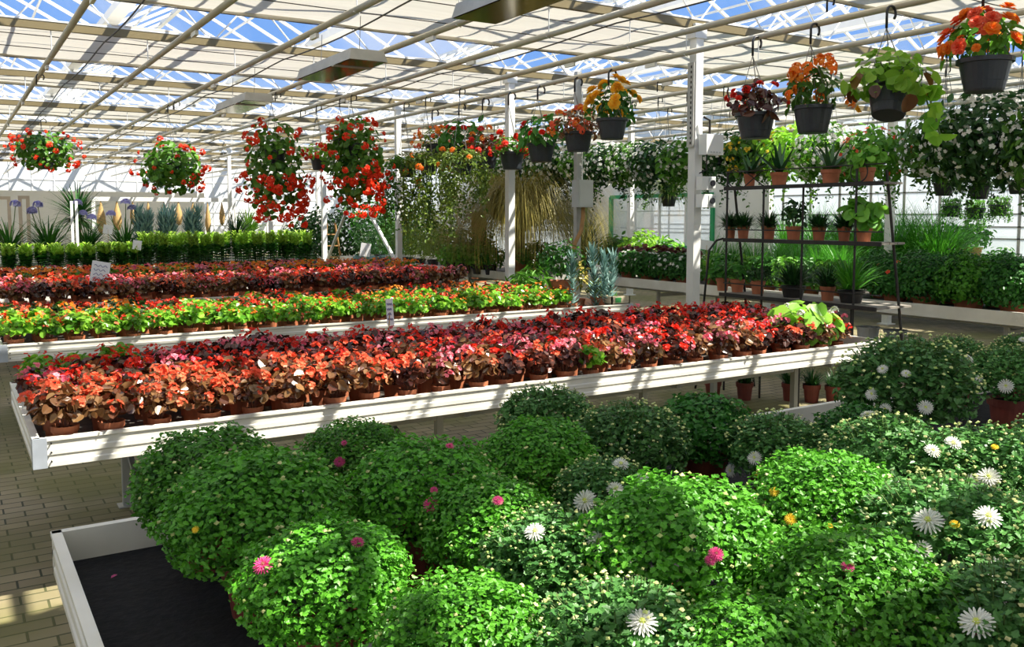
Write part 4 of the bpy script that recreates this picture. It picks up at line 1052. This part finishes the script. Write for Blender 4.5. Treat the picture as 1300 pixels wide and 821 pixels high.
# shrubs and hedge masses in the far right of the left half
def shrub(label, x, y, z, r, h, mat, n=520, tmpl=T_ELLIP, leaf=(.06, .11), potmat='black_plastic', name='potted_shrub', cat='shrub', group='potted shrubs on the far benches', pr=.13, zmin=-.8):
    t = thing(name, label, cat, (x, y, z), 0, group); put('pot', pot_mesh(pr, .18, potmat, 16), t)
    put('foliage', bush(mat, tmpl, n, (r, r, h / 2), (0, 0, .12 + h / 2), leaf, (.45, 1.03), zmin, .5, .35), t); return t
for i, (px, Yy, h, mt) in enumerate(((520, 17.2, .95, 'yellow_green'), (536, 16.6, .9, 'yellow_green'), (552, 16.0, .85, 'yellow_green'), (505, 17.9, 1., 'yellow_green'), (488, 18.7, .9, 'basket_green'), (470, 19.6, .9, 'dark_green'), (452, 20.5, .95, 'dark_green'))):
    X = Yy * math.tan(math.atan((px - 650) / F) + YAW); shrub(f'loose feathery {"golden" if mt == "yellow_green" else "dark"} shrub on the white bench, {ordinal(i + 1)} of the hedge-like row', X + .25, Yy, .7, .34, h, mt, 520, T_NEEDLE, (.10, .17))
for i, (px, Yy, h, mt) in enumerate(((572, 15.2, .42, 'green_bright'), (590, 14.8, .42, 'green_bright'), (607, 14.5, .42, 'green_bright'), (623, 14.15, .42, 'green'), (575, 16.0, .75, 'green'), (595, 15.6, .75, 'dark_green'), (615, 15.2, .75, 'green'))):
    X = Yy * math.tan(math.atan((px - 650) / F) + YAW); shrub(f'glossy green shrub behind the begonias, {ordinal(i + 1)} beside the straw-coloured grass', X, Yy, .7, .25, h, mt, 360)
# big mounded grass
P = at_X(660, 300, 8.9)
t = thing('fountain_grass', 'huge mounded straw-coloured grass behind the white post', 'grass plant', (8.9, P[1], .72)); put('pot', pot_mesh(.25, .3, 'terracotta'), t)
n = 5600; mb = MB(); a = rng.uniform(0, 6.28, n); mb.straps(np.stack([np.cos(a) * .08, np.sin(a) * .08, np.full(n, .75)], 1), a, rng.uniform(.7, 1.5, n), rng.uniform(1.5, 2.7, n), np.full(n, .010), rng.uniform(2.6, 3.2, n), 12)
put('foliage', mb.mesh('fountain_foliage', 'straw'), t); put('trunk', MB().tube([(0, 0, .2), (0, 0, .78)], .1, 10).mesh('trunk', 'bark'), t)
P = at_X(742, 300, 9.9); t = thing('palm', 'dark green arching palm behind the straw grass and grey cabinet', 'palm', (9.9, P[1], .72)); put('pot', pot_mesh(.2, .25, 'black_plastic'), t)
put('foliage', strap_mesh(200, 1.15, .03, 'dark_green', (.4, 1.5), (.4, 1.7), 7, .06, .25), t)
P = at_X(700, 318, 9.0); shrub('low spreading green jade shrub beside the straw grass', 8.9, P[1] + .3, .72, .34, .5, 'green', 500)
P = at_X(719, 360, 8.5); pot_plant('potted_succulent', 'tiny round green succulent in a clay pot on the bench edge', 'succulent', (8.62, P[1] + 1.2, .74), .09, .13, bush('green_bright', T_ELLIP, 80, (.1, .1, .08), (0, 0, .17), (.04, .06)), None)
# pots at the right end of the second begonia bench
P = at_z(711, 372, BZ); pot_plant('potted_shrub', 'dark leafy shrub in a big clay pot on the second begonia bench', 'shrub', (6.2, 8.74, BZ), .16, .30, bush('green', T_ELLIP, 420, (.27, .27, .25), (0, 0, .52), (.05, .08), zmin=-.7), 'pots on the second bench end')
pot_plant('potted_succulent', 'tall blue-green spiky succulent in a clay pot at the second bench corner', 'succulent', (6.27, 8.02, BZ), .085, .14, blue_spike(.66, 3), 'pots on the second bench end', sc=(1, 1, 1))
pot_plant('potted_succulent', 'slim blue-green spiky succulent between the clay pot shrub and the corner', 'succulent', (5.86, 8.05, BZ), .06, .1, blue_spike(.58, 1), 'pots on the second bench end')
pot_plant('potted_succulent', 'small yellow-green succulent in a clay pot beside the bench corner', 'succulent', (6.40, 8.30, BZ), .08, .13, bush('yellow_green', T_ELLIP, 120, (.12, .12, .12), (0, 0, .22), (.05, .08)), 'pots on the second bench end')
pot_plant('dried_plant', 'withered tan plant on the second bench beside the blue spikes', 'plant', (6.25, 8.42, BZ), .06, .1, bush('straw', T_ELLIP, 60, (.08, .08, .2), (0, 0, .34), (.05, .09)), 'pots on the second bench end')
pot_plant('potted_shrub', 'bright green leafy plant low behind the blue spikes', 'shrub', (5.75, 8.75, BZ), .09, .13, bush('green_bright', T_LANCE, 160, (.22, .22, .18), (0, 0, .28), (.1, .16)), 'pots on the second bench end')
t = thing('seedling_box', 'small pale carton with a green seedling at the second bench corner', 'box', (6.37, 7.84, BZ + .08)); 
mb = MB()
for a, b in (((-.13, -.02, 0), (.13, -.005, .09)), ((-.13, .15, 0), (.13, .165, .09)), ((-.13, -.02, 0), (-.115, .165, .09)), ((.115, -.02, 0), (.13, .165, .09)), ((-.13, -.02, 0), (.13, .165, .01))): mb.box(a, b)
put('carton', mb.mesh('carton', 'carton'), t); put('seedling', bush('green_bright', T_ELLIP, 30, (.06, .06, .04), (-.03, .06, .06), (.03, .05), stems=2), t)
put('print', MB().box((-.08, -.023, .02), (.0, -.0195, .075)).mesh('print', 'plastic_green'), t)
# big-leaved lime begonia at the end of the nearest bench
t = thing('rex_begonia', 'large-leaved lime green begonia at the rack end of the nearest bench', 'begonia', (5.62, 4.62, BZ))
put('pot', pot_mesh(.07, .11), t)
mb = MB(); n = 70; d = sphere_dirs(n, -.05, 1.); T = d * np.array([.26, .22, .22]) * rng.uniform(.55, 1.05, n)[:, None] + np.array([0, 0, .18])
mb.scatter(T_ROUND, basis(d + np.array([0, 0, -.6]) + rng.normal(0, .3, (n, 3)), d * .6 + np.array([-.1, -.5, .55]) + rng.normal(0, .25, (n, 3))) * rng.uniform(.07, .13, n)[:, None, None], T)
for q in T: mb.tube([(0, 0, .1), q * .6 + np.array([0, 0, .06]), q], .004, 4, 1, False)
put('foliage', mb.mesh('rex_foliage', ['lime', 'stem']), t)
for p in ((-.2, -.1, .33), (.16, -.12, .34), (.2, -.05, .3), (-.12, .1, .36)):
    f = put('flower_cluster', UMB['coral_petal'][0].copy(), t, p, 0, .06); f.data.materials[0] = MATS['white_petal']
# silver plants between third and farther benches
for i, px in enumerate((455, 470, 487)):
    P = at_z(px, 330, .85); shrub(f'low silver-leaved plant before the slanting white brace, {ordinal(i + 1)} of three', P[0], P[1], .0 + .62, .25, .2, 'blue_green', 150, name='silver_plant', cat='plant', group='silver plants')
bench('display_bench', 'small bench of silver plants before the slanting white brace', 6.8, 8.2, 14.9, 17.2, .70, .12, legs=(.3, 1.1), rib=False)

# ---------------------------------------------------------------- right-hand bench plants
def cushion(label, x, y, z, r, mat, tmpl=T_LOBED, n=900, leaf=(.032, .054), fl=None, nf=0, h=.9, group='cushion plants on the aisle bench'):
    t = thing('cushion_plant', label, 'cushion plant', (x, y, z), rng.uniform(0, 6), group); put('pot', pot_mesh(r * .5, .14, 'terracotta', 18), t)
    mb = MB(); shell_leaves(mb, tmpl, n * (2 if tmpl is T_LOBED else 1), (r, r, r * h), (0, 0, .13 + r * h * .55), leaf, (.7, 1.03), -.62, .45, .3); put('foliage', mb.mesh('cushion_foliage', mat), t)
    if fl:
        d = sphere_dirs(nf, .0, 1.); T = d * np.array([r, r, r * h]) * 1.02 + np.array([0, 0, .13 + r * h * .55]); mb = MB()
        mb.scatter(T_FIVE, basis(rng.normal(0, 1, (nf, 3)), d) * rng.uniform(.04, .06, nf)[:, None, None], T); put('blossoms', mb.mesh('cushion_blossoms', fl), t)
    return t
RZ = .70
for i, (px, w) in enumerate(((1292, 'nearest the picture edge'), (1232, 'sunlit one near the picture edge'), (1178, 'third from the picture edge'), (1138, 'beside the rack leg'))):
    X = 9.68; y = yb(px, X); cushion(f'dense round green cushion plant on the aisle bench, {w}', X, y, RZ, .36 if i < 3 else .3, 'mum' if i == 1 else 'mum_dark', n=1300, fl='coral_petal' if i == 3 else None, nf=8)  # the sunlit one has brighter leaves: its sunlight is put into the colour
for i, (px, w) in enumerate(((1270, 'first'), (1215, 'second'), (1165, 'third'), (1120, 'fourth'), (1322, 'edge'))):
    X = 10.4; y = yb(px, X); cushion(f'dark green cushion plant in the rear of the aisle bench, {w} from the picture edge', X, y, RZ, .36, 'mum_dark', n=1000)
for i, px in enumerate((798, 822, 846, 868)):
    X = 9.6; y = yb(px, X); cushion(f'dark cushion plant with white flowers in clay pot, {ordinal(i + 1)} left of the near post', X, y, RZ, .27, 'mum_dark', n=700, fl='white_petal', nf=34, group='white-flowered cushions on the aisle bench')
for i, px in enumerate((905, 925, 948, 975, 1000, 1030, 1060)):
    X = 9.7; y = yb(px, X); cushion(f'leafy green cushion plant seen through the plant rack, {ordinal(i + 1)} from the near post', X, y, RZ, .27, ('green_bright', 'green')[i % 2], T_ELLIP, 420, (.06, .1), fl='white_petal' if i < 2 else None, nf=25, group='plants seen through the rack')
for i, (px, X, sc) in enumerate([(p, xx, s) for xx, s, ps in ((13.65, 1.3, (1075, 1105, 1135, 1165, 1195)), (14.4, 1.4, (1000, 1040, 1080, 1120, 1150, 1185)), (10.9, .8, (905, 932, 958, 985, 1012, 1040, 1066))) for p in ps]):
    y = yb(px, X)
    zz = .64 if X > 12 else .70
    t = thing('grass_clump', f'bright green arching grass clump beyond the aisle bench, {ordinal(i + 1)} of the grass bed', 'grass plant', (X, y, zz), rng.uniform(0, 6), 'green grasses beyond the aisle bench', None, sc)
    put('pot', pot_mesh(.14, .18, 'black_plastic', 14), t)
    if i < 5 or 'gr' not in SX: SX['gr'] = SX.get('gr', []) + [strap_mesh(380, 1.05, .013, 'grass_green', (.6, 1.55), (.5, 2.0), 7, .12, .15)]
    put('foliage', random.choice(SX['gr']), t)
# white table with small plants near the wall
t = thing('side_table', 'small white table with leafy plants near the glass wall', 'table', (15.9, yb(1222, 15.9), 0)); put('table_top', MB().box((-.5, -.9, .98), (.5, .9, 1.03)).mesh('table_top', 'white_steel'), t)
for sx in (-.42, .42):
    for sy in (-.8, .8): put('leg', MB().box((sx - .02, sy - .02, 0), (sx + .02, sy + .02, .98)).mesh('leg', 'white_steel'), t)
for i, (px, X) in enumerate(((1180, 14.6), (1203, 16.0), (1222, 16.0), (1238, 16.0), (1268, 14.6))):
    y = yb(px, X); on = i < 4
    shrub(f'leafy dark plant with pale flowers by the glass wall, {ordinal(i + 1)} from the grass bed', X, y, 1.03 if 1 <= i <= 3 else .64, .3, .5, 'green', 300, group='plants by the glass wall', potmat='terracotta')
for i, (px, py, mt, r, h, w) in enumerate(((815, 300, 'lime', .4, .7, 'lime yellow bushy euphorbia before the office window'), (848, 305, 'green_bright', .3, .55, 'bright green bush right of the lime yellow one'), (783, 305, 'green', .35, .6, 'green arching bush before the office door'), (770, 325, 'green_bright', .3, .4, 'low green plant at the foot of the office door'))):
    X = 10.75; y = yb(px, X); shrub(w, X, y, .72, r, h, mt, 420, T_ELLIP, (.07, .13), name='bush_plant', cat='bush', group='bushes before the office')
for i, px in enumerate((800, 818, 836, 856, 874)):
    X = 10.15; y = yb(px, X); shrub(f'dark red-leaved heuchera behind the white-flowered cushions, {ordinal(i + 1)} of the row', X, y, .72, .24, .42, 'heuchera', 220, T_ROUND, (.06, .1), name='heuchera', cat='heuchera', group='dark red heucheras')
# under the right bench
for i, (px, py) in enumerate(((1105, 403), (1140, 398))):
    P = at_z(px, py + 10, 0); t = thing('bucket', ('pale plastic bucket under the aisle bench', 'grey bucket further under the aisle bench')[i], 'bucket', (10.2, yb(px, 10.2), 0)); put('body', MB().lathe([(.11, 0), (.14, .3), (.15, .3), (.15, .32), (.13, .32), (.1, .02)], 18).mesh('bucket', 'box_white' if i == 0 else 'box_grey'), t)
# pots on the paving under the nearest bench
for i, (px, py) in enumerate(((1003, 508), (1030, 510), (1058, 512), (905, 505), (945, 507))):
    P = at_z(px, py, 0.0); pot_plant('potted_grass', f'dark tufted plant in a clay pot on the paving under the bench, {ordinal(i + 1)} counted', 'potted plant', (P[0], P[1], 0), .085, .17, strap_mesh(120, .2, .014, 'dark_green', (.5, 1.5), (.3, 1.2), 4, .06, .16), 'pots on the paving under the bench', 'terracotta_dark')

# ---------------------------------------------------------------- the iron plant rack
RX = 6.62
t = thing('plant_rack', 'dark wrought iron rack with three plank shelves at the bench end', 'rack', (RX, 5.6, 0))
ry = [yb(px, RX) - 5.6 for px in (922, 968, 1018, 1085, 1113)]
def zz(py): return (HC - (py - 274) * (RX * math.sin(YAW) + 5.6 * math.cos(YAW)) / F)
zt, zm, zl = zz(233), zz(303), zz(378)
for k, yv in enumerate(ry[:4]): put('upright', MB().tube([(0, yv, 0), (0, yv, zt + .16 if k in (0, 3) else zt)], .011, 6).mesh('upright', 'iron'), t)
ylo, yhi = ry[4] - .06, ry[0] + .02
put('slanting_leg', MB().tube([(.10, ry[0], zt), (.42, ry[0] - .02, 0)], .013, 6).mesh('slanting_leg', 'iron'), t)
put('slanting_leg', MB().tube([(.10, ry[4], zt + .1), (.45, ry[4] - .05, 0)], .013, 6).mesh('slanting_leg', 'iron'), t)
put('curved_leg', MB().tube([(.0, yhi + .02, zm + .0), (-.06, yhi + .06, zm - .02), (-.12, yhi + .10, zm - .12), (-.18, yhi + .2, 0)], .012, 6).mesh('curved_leg', 'iron', True), t)
put('slanting_leg', MB().tube([(-.02, ry[3], zl), (-.02, ry[3], 0)], .012, 6).mesh('slanting_leg', 'iron'), t)
for zq, xa, xb, nm in ((zt, -.02, .24, 'shelf'), (zm, -.02, .30, 'shelf'), (zl, -.06, .42, 'shelf')):
    mb = MB(); nb = 3
    for q in range(nb): mb.box((xa + (xb - xa) * q / nb + .004, ylo, zq - .018), (xa + (xb - xa) * (q + 1) / nb - .004, yhi, zq))
    mb.box((xa - .012, ylo, zq - .03), (xa, yhi, zq + .006), 1)
    put(nm, mb.mesh('shelf', ['board', 'iron']), t)
for zq in (zt + .15, zm + .09, zl + .1): put('guard_rail', MB().tube([(-.01, ylo, zq), (-.01, yhi, zq)], .006, 5).mesh('guard_rail', 'iron'), t)
mb = MB()
for sy, rr in ((ry[0] - .09, .085), (ry[3] - .02, .085)): mb.tube([(0, sy + rr * math.cos(a), zt + .09 + rr * math.sin(a)) for a in np.linspace(0, 2 * pi, 22)], .006, 5, cap=False)
put('scroll', mb.mesh('scroll', 'iron'), t)
mb = MB(); mb.tube([(.02, ry[0] - .2, zt), (.02, ry[0] - .45, zt + .16)], .006, 5); mb.tube([(.02, ry[0] - .45, zt), (.02, ry[0] - .2, zt + .16)], .006, 5); put('cross_brace', mb.mesh('cross_brace', 'iron'), t)
aloe = [strap_mesh(15, .42, .05, 'aloe', (.25, 1.35), (-.2, .9), 5, .03, .12, .35) for _ in range(2)]
tuft = [strap_mesh(230, .2, .02, 'dark_green', (.1, 1.5), (.4, 1.3), 4, .05, .11) for _ in range(2)]
RACK = [ # photo px, shelf, pot r, foliage, label
 (950, zt, .06, aloe[0], 'small aloe in a clay pot on the rack top shelf, scroll end'), (987, zt, .085, aloe[1], 'large aloe in a clay pot on the rack top shelf'), (1052, zt, .09, aloe[0], 'wide dark aloe on the rack top shelf before white flowers'),
 (1098, zt, .07, bush('green_bright', T_ROUND, 70, (.14, .14, .1), (0, 0, .2), (.05, .08)), 'round-leaved green plant at the aisle end of the rack top shelf'),
 (927, zm, .055, tuft[0], 'dark tufted plant at the scroll end of the middle shelf'), (943, zm, .065, tuft[1], 'second dark tufted plant on the middle shelf'), (975, zm, .07, tuft[0], 'third dark tufted plant on the middle shelf, behind an upright'),
 (1007, zm, .075, bush('dark_green', T_ELLIP, 110, (.11, .11, .15), (0, 0, .235), (.05, .08)), 'tall bushy jade plant in a clay pot on the middle shelf'), (1039, zm, .065, tuft[1], 'spiky tufted plant past the jade plant on the middle shelf'),
 (1071, zm, .06, tuft[0], 'small dark tuft next to the broad-leaved plant on the middle shelf'), (1096, zm, .075, bush('green_bright', T_ROUND, 46, (.14, .14, .12), (0, 0, .22), (.09, .14)), 'broad-leaved light green plant in a clay pot on the middle shelf'),
 (918, zl, .07, bush('green', T_ELLIP, 100, (.12, .12, .09), (0, 0, .2), (.05, .08)), 'rosette plant in a clay pot at the far end of the low shelf'), (937, zl, .075, bush('green', T_ELLIP, 100, (.12, .12, .09), (0, 0, .2), (.05, .08)), 'second rosette plant in a clay pot on the low shelf'),
 (963, zl, .075, bush('dark_green', T_ELLIP, 90, (.12, .12, .08), (0, 0, .2), (.05, .08)), 'third rosette plant in a clay pot on the low shelf'),
 (1008, zl, .12, strap_mesh(220, .3, .018, 'dark_green', (.4, 1.5), (.3, 1.2), 5, .08, .12), 'dark bristly plant in a wide bowl on the low shelf'),
 (1052, zl, .07, strap_mesh(130, .28, .018, 'dark_green', (.4, 1.5), (.3, 1.2), 5, .06, .12), 'dark grassy plant in mid low shelf'),
 (1082, zl, .12, strap_mesh(110, .4, .026, 'grass_green', (.4, 1.45), (.3, 1.3), 6, .08, .12), 'bright green strappy plant in a dark bowl on the low shelf'),
]
for (px, zs, r, fol, lab) in RACK:
    X = RX + (.11 if zs == zt else (.14 if zs == zm else .17)); y = yb(px, X)
    bowl = 'bowl' in lab
    pot_plant('rack_plant', lab, 'potted plant', (X, y, zs), r, .13 if not bowl else .11, fol, 'potted plants on the iron rack', 'iron' if bowl else 'terracotta')

# ---------------------------------------------------------------- office cabin and far-end objects
OX = 15.2
oy0, oy1 = yb(925, OX), yb(744, OX)
zo = lambda px, py: at_X(px, py, OX)[2]
mb = MB(); wy0, wy1 = yb(905, OX), yb(776, OX); wz0, wz1 = zo(820, 312), zo(820, 249)
for lo, hi in (((OX, oy0 - 1.2, 0), (OX + .1, oy1, wz0)), ((OX, oy0 - 1.2, wz1), (OX + .1, oy1, 3.2)), ((OX, oy0 - 1.2, wz0), (OX + .1, wy0, wz1)), ((OX, wy1, wz0), (OX + .1, oy1, wz1)), ((OX, oy1, 0), (OX + 2.5, oy1 + .1, 3.2)), ((OX, oy0 - 1.2, 3.2), (OX + 2.5, oy1 + .1, 3.3))): mb.box(lo, hi)
struct('wall_office', mb.mesh('office_wall', 'white_wall'))
struct('window_2', MB().box((OX + .04, wy0, wz0), (OX + .05, wy1, wz1)).mesh('office_pane', 'office_glass'))
mb = MB()
for a, b in (((OX - .02, wy0, wz0), (OX - .02, wy1, wz0)), ((OX - .02, wy0, wz1), (OX - .02, wy1, wz1)), ((OX - .02, wy0, wz0), (OX - .02, wy0, wz1)), ((OX - .02, wy1, wz0), (OX - .02, wy1, wz1)), ((OX - .02, oy1, 0), (OX - .02, oy1, 3.2))): mb.beam(a, b, .09, .09)
struct('trim_7', mb.mesh('office_trim', 'green_paint'))
mb = MB()
for q in (.25, .5, .75): mb.beam((OX + .02, wy0 + (wy1 - wy0) * q, wz0), (OX + .02, wy0 + (wy1 - wy0) * q, wz1), .05, .05)
for q in (.35, .7): mb.beam((OX + .3, wy0, wz0 + (wz1 - wz0) * q), (OX + .3, wy1, wz0 + (wz1 - wz0) * q), .03, .03)
struct('trim_8', mb.mesh('office_mullion', 'white_steel'))
# far left: white rack with hanging tan ornaments, beige frames, ladder
Yr = 28.
t = thing('display_rail', 'long white rail on posts carrying tan hanging ornaments at the far end', 'rail', (0, Yr, 0))
xa, xb = [Yr * math.tan(math.atan((p - 650) / F) + YAW) for p in (118, 300)]
put('crossbar', MB().box((xa, -.04, 2.22), (xb, .04, 2.34)).mesh('crossbar', 'white_steel'), t)
for xq in (xa + .05, (xa + xb) / 2, xb - .05): put('post', MB().box((xq - .05, -.05, 0), (xq + .05, .05, 2.22)).mesh('post', 'white_steel'), t)
ORN = MB().lathe([(.01, -1.0), (.10, -.92), (.16, -.7), (.14, -.45), (.06, -.18), (.03, -.05), (.012, 0)], 12, (0, 0, 0)).mesh('hanging_ornament', 'tan_wood', True)
for i in range(9):
    xq = xa + .25 + i * (xb - xa - .4) / 8.6
    tag(put('hanging_ornament', ORN, None, (xq, Yr, 2.22), 0, (rng.uniform(.5, .8), .6, rng.uniform(.65, 1.0))), f'tan teardrop ornament hanging from the far white rail, {ordinal(i + 1)} along it', 'ornament', 'tan ornaments on the white rail')
for i, (px, Y) in enumerate(((93, 20.2), (99, 20.2))):
    X = Y * math.tan(math.atan((px - 650) / F) + YAW); P = at_Y(px, 255, Y)
    tag(put('white_stake', MB().box((-.025, -.025, 0), (.025, .025, P[2])).mesh('stake', 'box_white'), None, (X, Y, 0)), ('slim white stake beside the yucca, outer one', 'slim white stake beside the yucca, inner one')[i], 'stake', 'white stakes')
for i, (px0, px1, Y) in enumerate(((28, 38, 26), (-30, 14, 27))):
    xs = [Y * math.tan(math.atan((p - 650) / F) + YAW) for p in (px0, px1)]; t = thing('wooden_frame', ('beige wooden frame with uprights behind the agapanthus', 'pale wooden frame cut by the picture edge')[i], 'frame', (xs[0], Y, 0))
    for q in (0, xs[1] - xs[0]): put('upright', MB().box((q - .04, -.04, 0), (q + .04, .04, 2.3)).mesh('upright', 'beige'), t)
    for zq in (1.0, 2.26): put('crossbar', MB().box((0, -.03, zq - .04), (xs[1] - xs[0], .03, zq + .04)).mesh('crossbar', 'beige'), t)
Y = 24; P0 = at_Y(424, 331, Y); P1 = at_Y(428, 290, Y)
t = thing('stepladder', 'small wooden stepladder in the shade beside the far white post', 'ladder', (P0[0], Y, 0))
for sx in (-.3, .3): put('rail', MB().beam((sx, 0, 0), (sx * .4, .2, 1.6), .05, .04).mesh('rail', 'wood'), t)
for zq in (.3, .62, .94, 1.26): put('rung', MB().box((-.3 + .11 * zq, .1 * zq, zq), (.3 - .11 * zq, .1 * zq + .08, zq + .03)).mesh('rung', 'wood'), t)
for i, (px, X, h, mt) in enumerate(((405, 9.5, 1.9, 'dark_green'), (440, 9.8, 2.1, 'dark_green'), (475, 10.3, 2.2, 'green'), (385, 9.2, 1.7, 'green'), (500, 11.2, 2.2, 'basket_green'), (540, 11.8, 2.2, 'yellow_green'))):
    y = yb(px, X); shrub(f'tall {"golden" if mt == "yellow_green" else "dark"} leafy shrub in the shade beyond the posts, {ordinal(i + 1)} along', X, y, 0, .65, h, mt, 800, T_ELLIP, (.1, .18), name='tall_shrub', cat='shrub', group='tall shrubs beyond the posts', pr=.25)
P = at_X(520, 290, 12.5)
tag(put('terracotta_column', MB().box((-.15, -.15, 0), (.15, .15, 1.9)).mesh('column', 'terracotta'), None, (12.2, yb(608, 12.2), 0)), 'red clay-coloured block standing behind the straw grass', 'block')
# a pale shed wall across the far end
struct('wall_shed', MB().box((-2, 38.0, 0), (9, 38.2, 2.75)).mesh('shed', 'white_wall'))

# ---------------------------------------------------------------- light
sun_d = bpy.data.lights.new('sun', 'SUN'); sun = bpy.data.objects.new('sun', sun_d); col.objects.link(sun)
SUN = Vector((.44, -.37, .82)).normalized()
sun.rotation_euler = SUN.to_track_quat('Z', 'Y').to_euler(); sun_d.energy = 13; sun_d.angle = .009; sun_d.color = (1., .94, .82)
w = bpy.data.worlds.new('world'); bpy.context.scene.world = w; w.use_nodes = True
nt = w.node_tree; N, L = nt.nodes, nt.links; N.clear()
tc = N.new('ShaderNodeTexCoord'); sp = N.new('ShaderNodeSeparateXYZ'); L.new(tc.outputs['Generated'], sp.inputs[0])
cr = N.new('ShaderNodeValToRGB'); e = cr.color_ramp.elements; e[0].position = 0.0; e[0].color = (1., .99, .96, 1); e[1].position = .17; e[1].color = (.20, .43, .95, 1)
n1 = e.new(.05); n1.color = (.75, .86, 1.0, 1)
L.new(sp.outputs['Z'], cr.inputs[0])
nz = N.new('ShaderNodeTexNoise'); nz.inputs['Scale'].default_value = 3.0; nz.inputs['Detail'].default_value = 6; L.new(tc.outputs['Generated'], nz.inputs['Vector'])
c2 = N.new('ShaderNodeValToRGB'); c2.color_ramp.elements[0].position = .50; c2.color_ramp.elements[1].position = .72; L.new(nz.outputs['Fac'], c2.inputs[0])
mx = N.new('ShaderNodeMix'); mx.data_type = 'RGBA'; L.new(c2.outputs[0], mx.inputs[0]); L.new(cr.outputs[0], mx.inputs[6]); mx.inputs[7].default_value = (1, 1, 1, 1)
bg = N.new('ShaderNodeBackground'); bg.inputs['Strength'].default_value = 1.0; L.new(mx.outputs[2], bg.inputs[0])
wo = N.new('ShaderNodeOutputWorld'); L.new(bg.outputs[0], wo.inputs[0])

sc = bpy.context.scene
sc.view_settings.view_transform = 'Standard'; sc.view_settings.look = 'None'; sc.view_settings.exposure = 0.0; sc.view_settings.gamma = 1.0; sc.view_settings.use_curve_mapping = False
cy = sc.cycles
cy.max_bounces = 7; cy.diffuse_bounces = 4; cy.glossy_bounces = 2; cy.transmission_bounces = 4; cy.transparent_max_bounces = 10
cy.caustics_reflective = False; cy.caustics_refractive = False; cy.sample_clamp_indirect = 6
print('OBJECTS', len(bpy.data.objects), 'LABELS', len(LABELS))
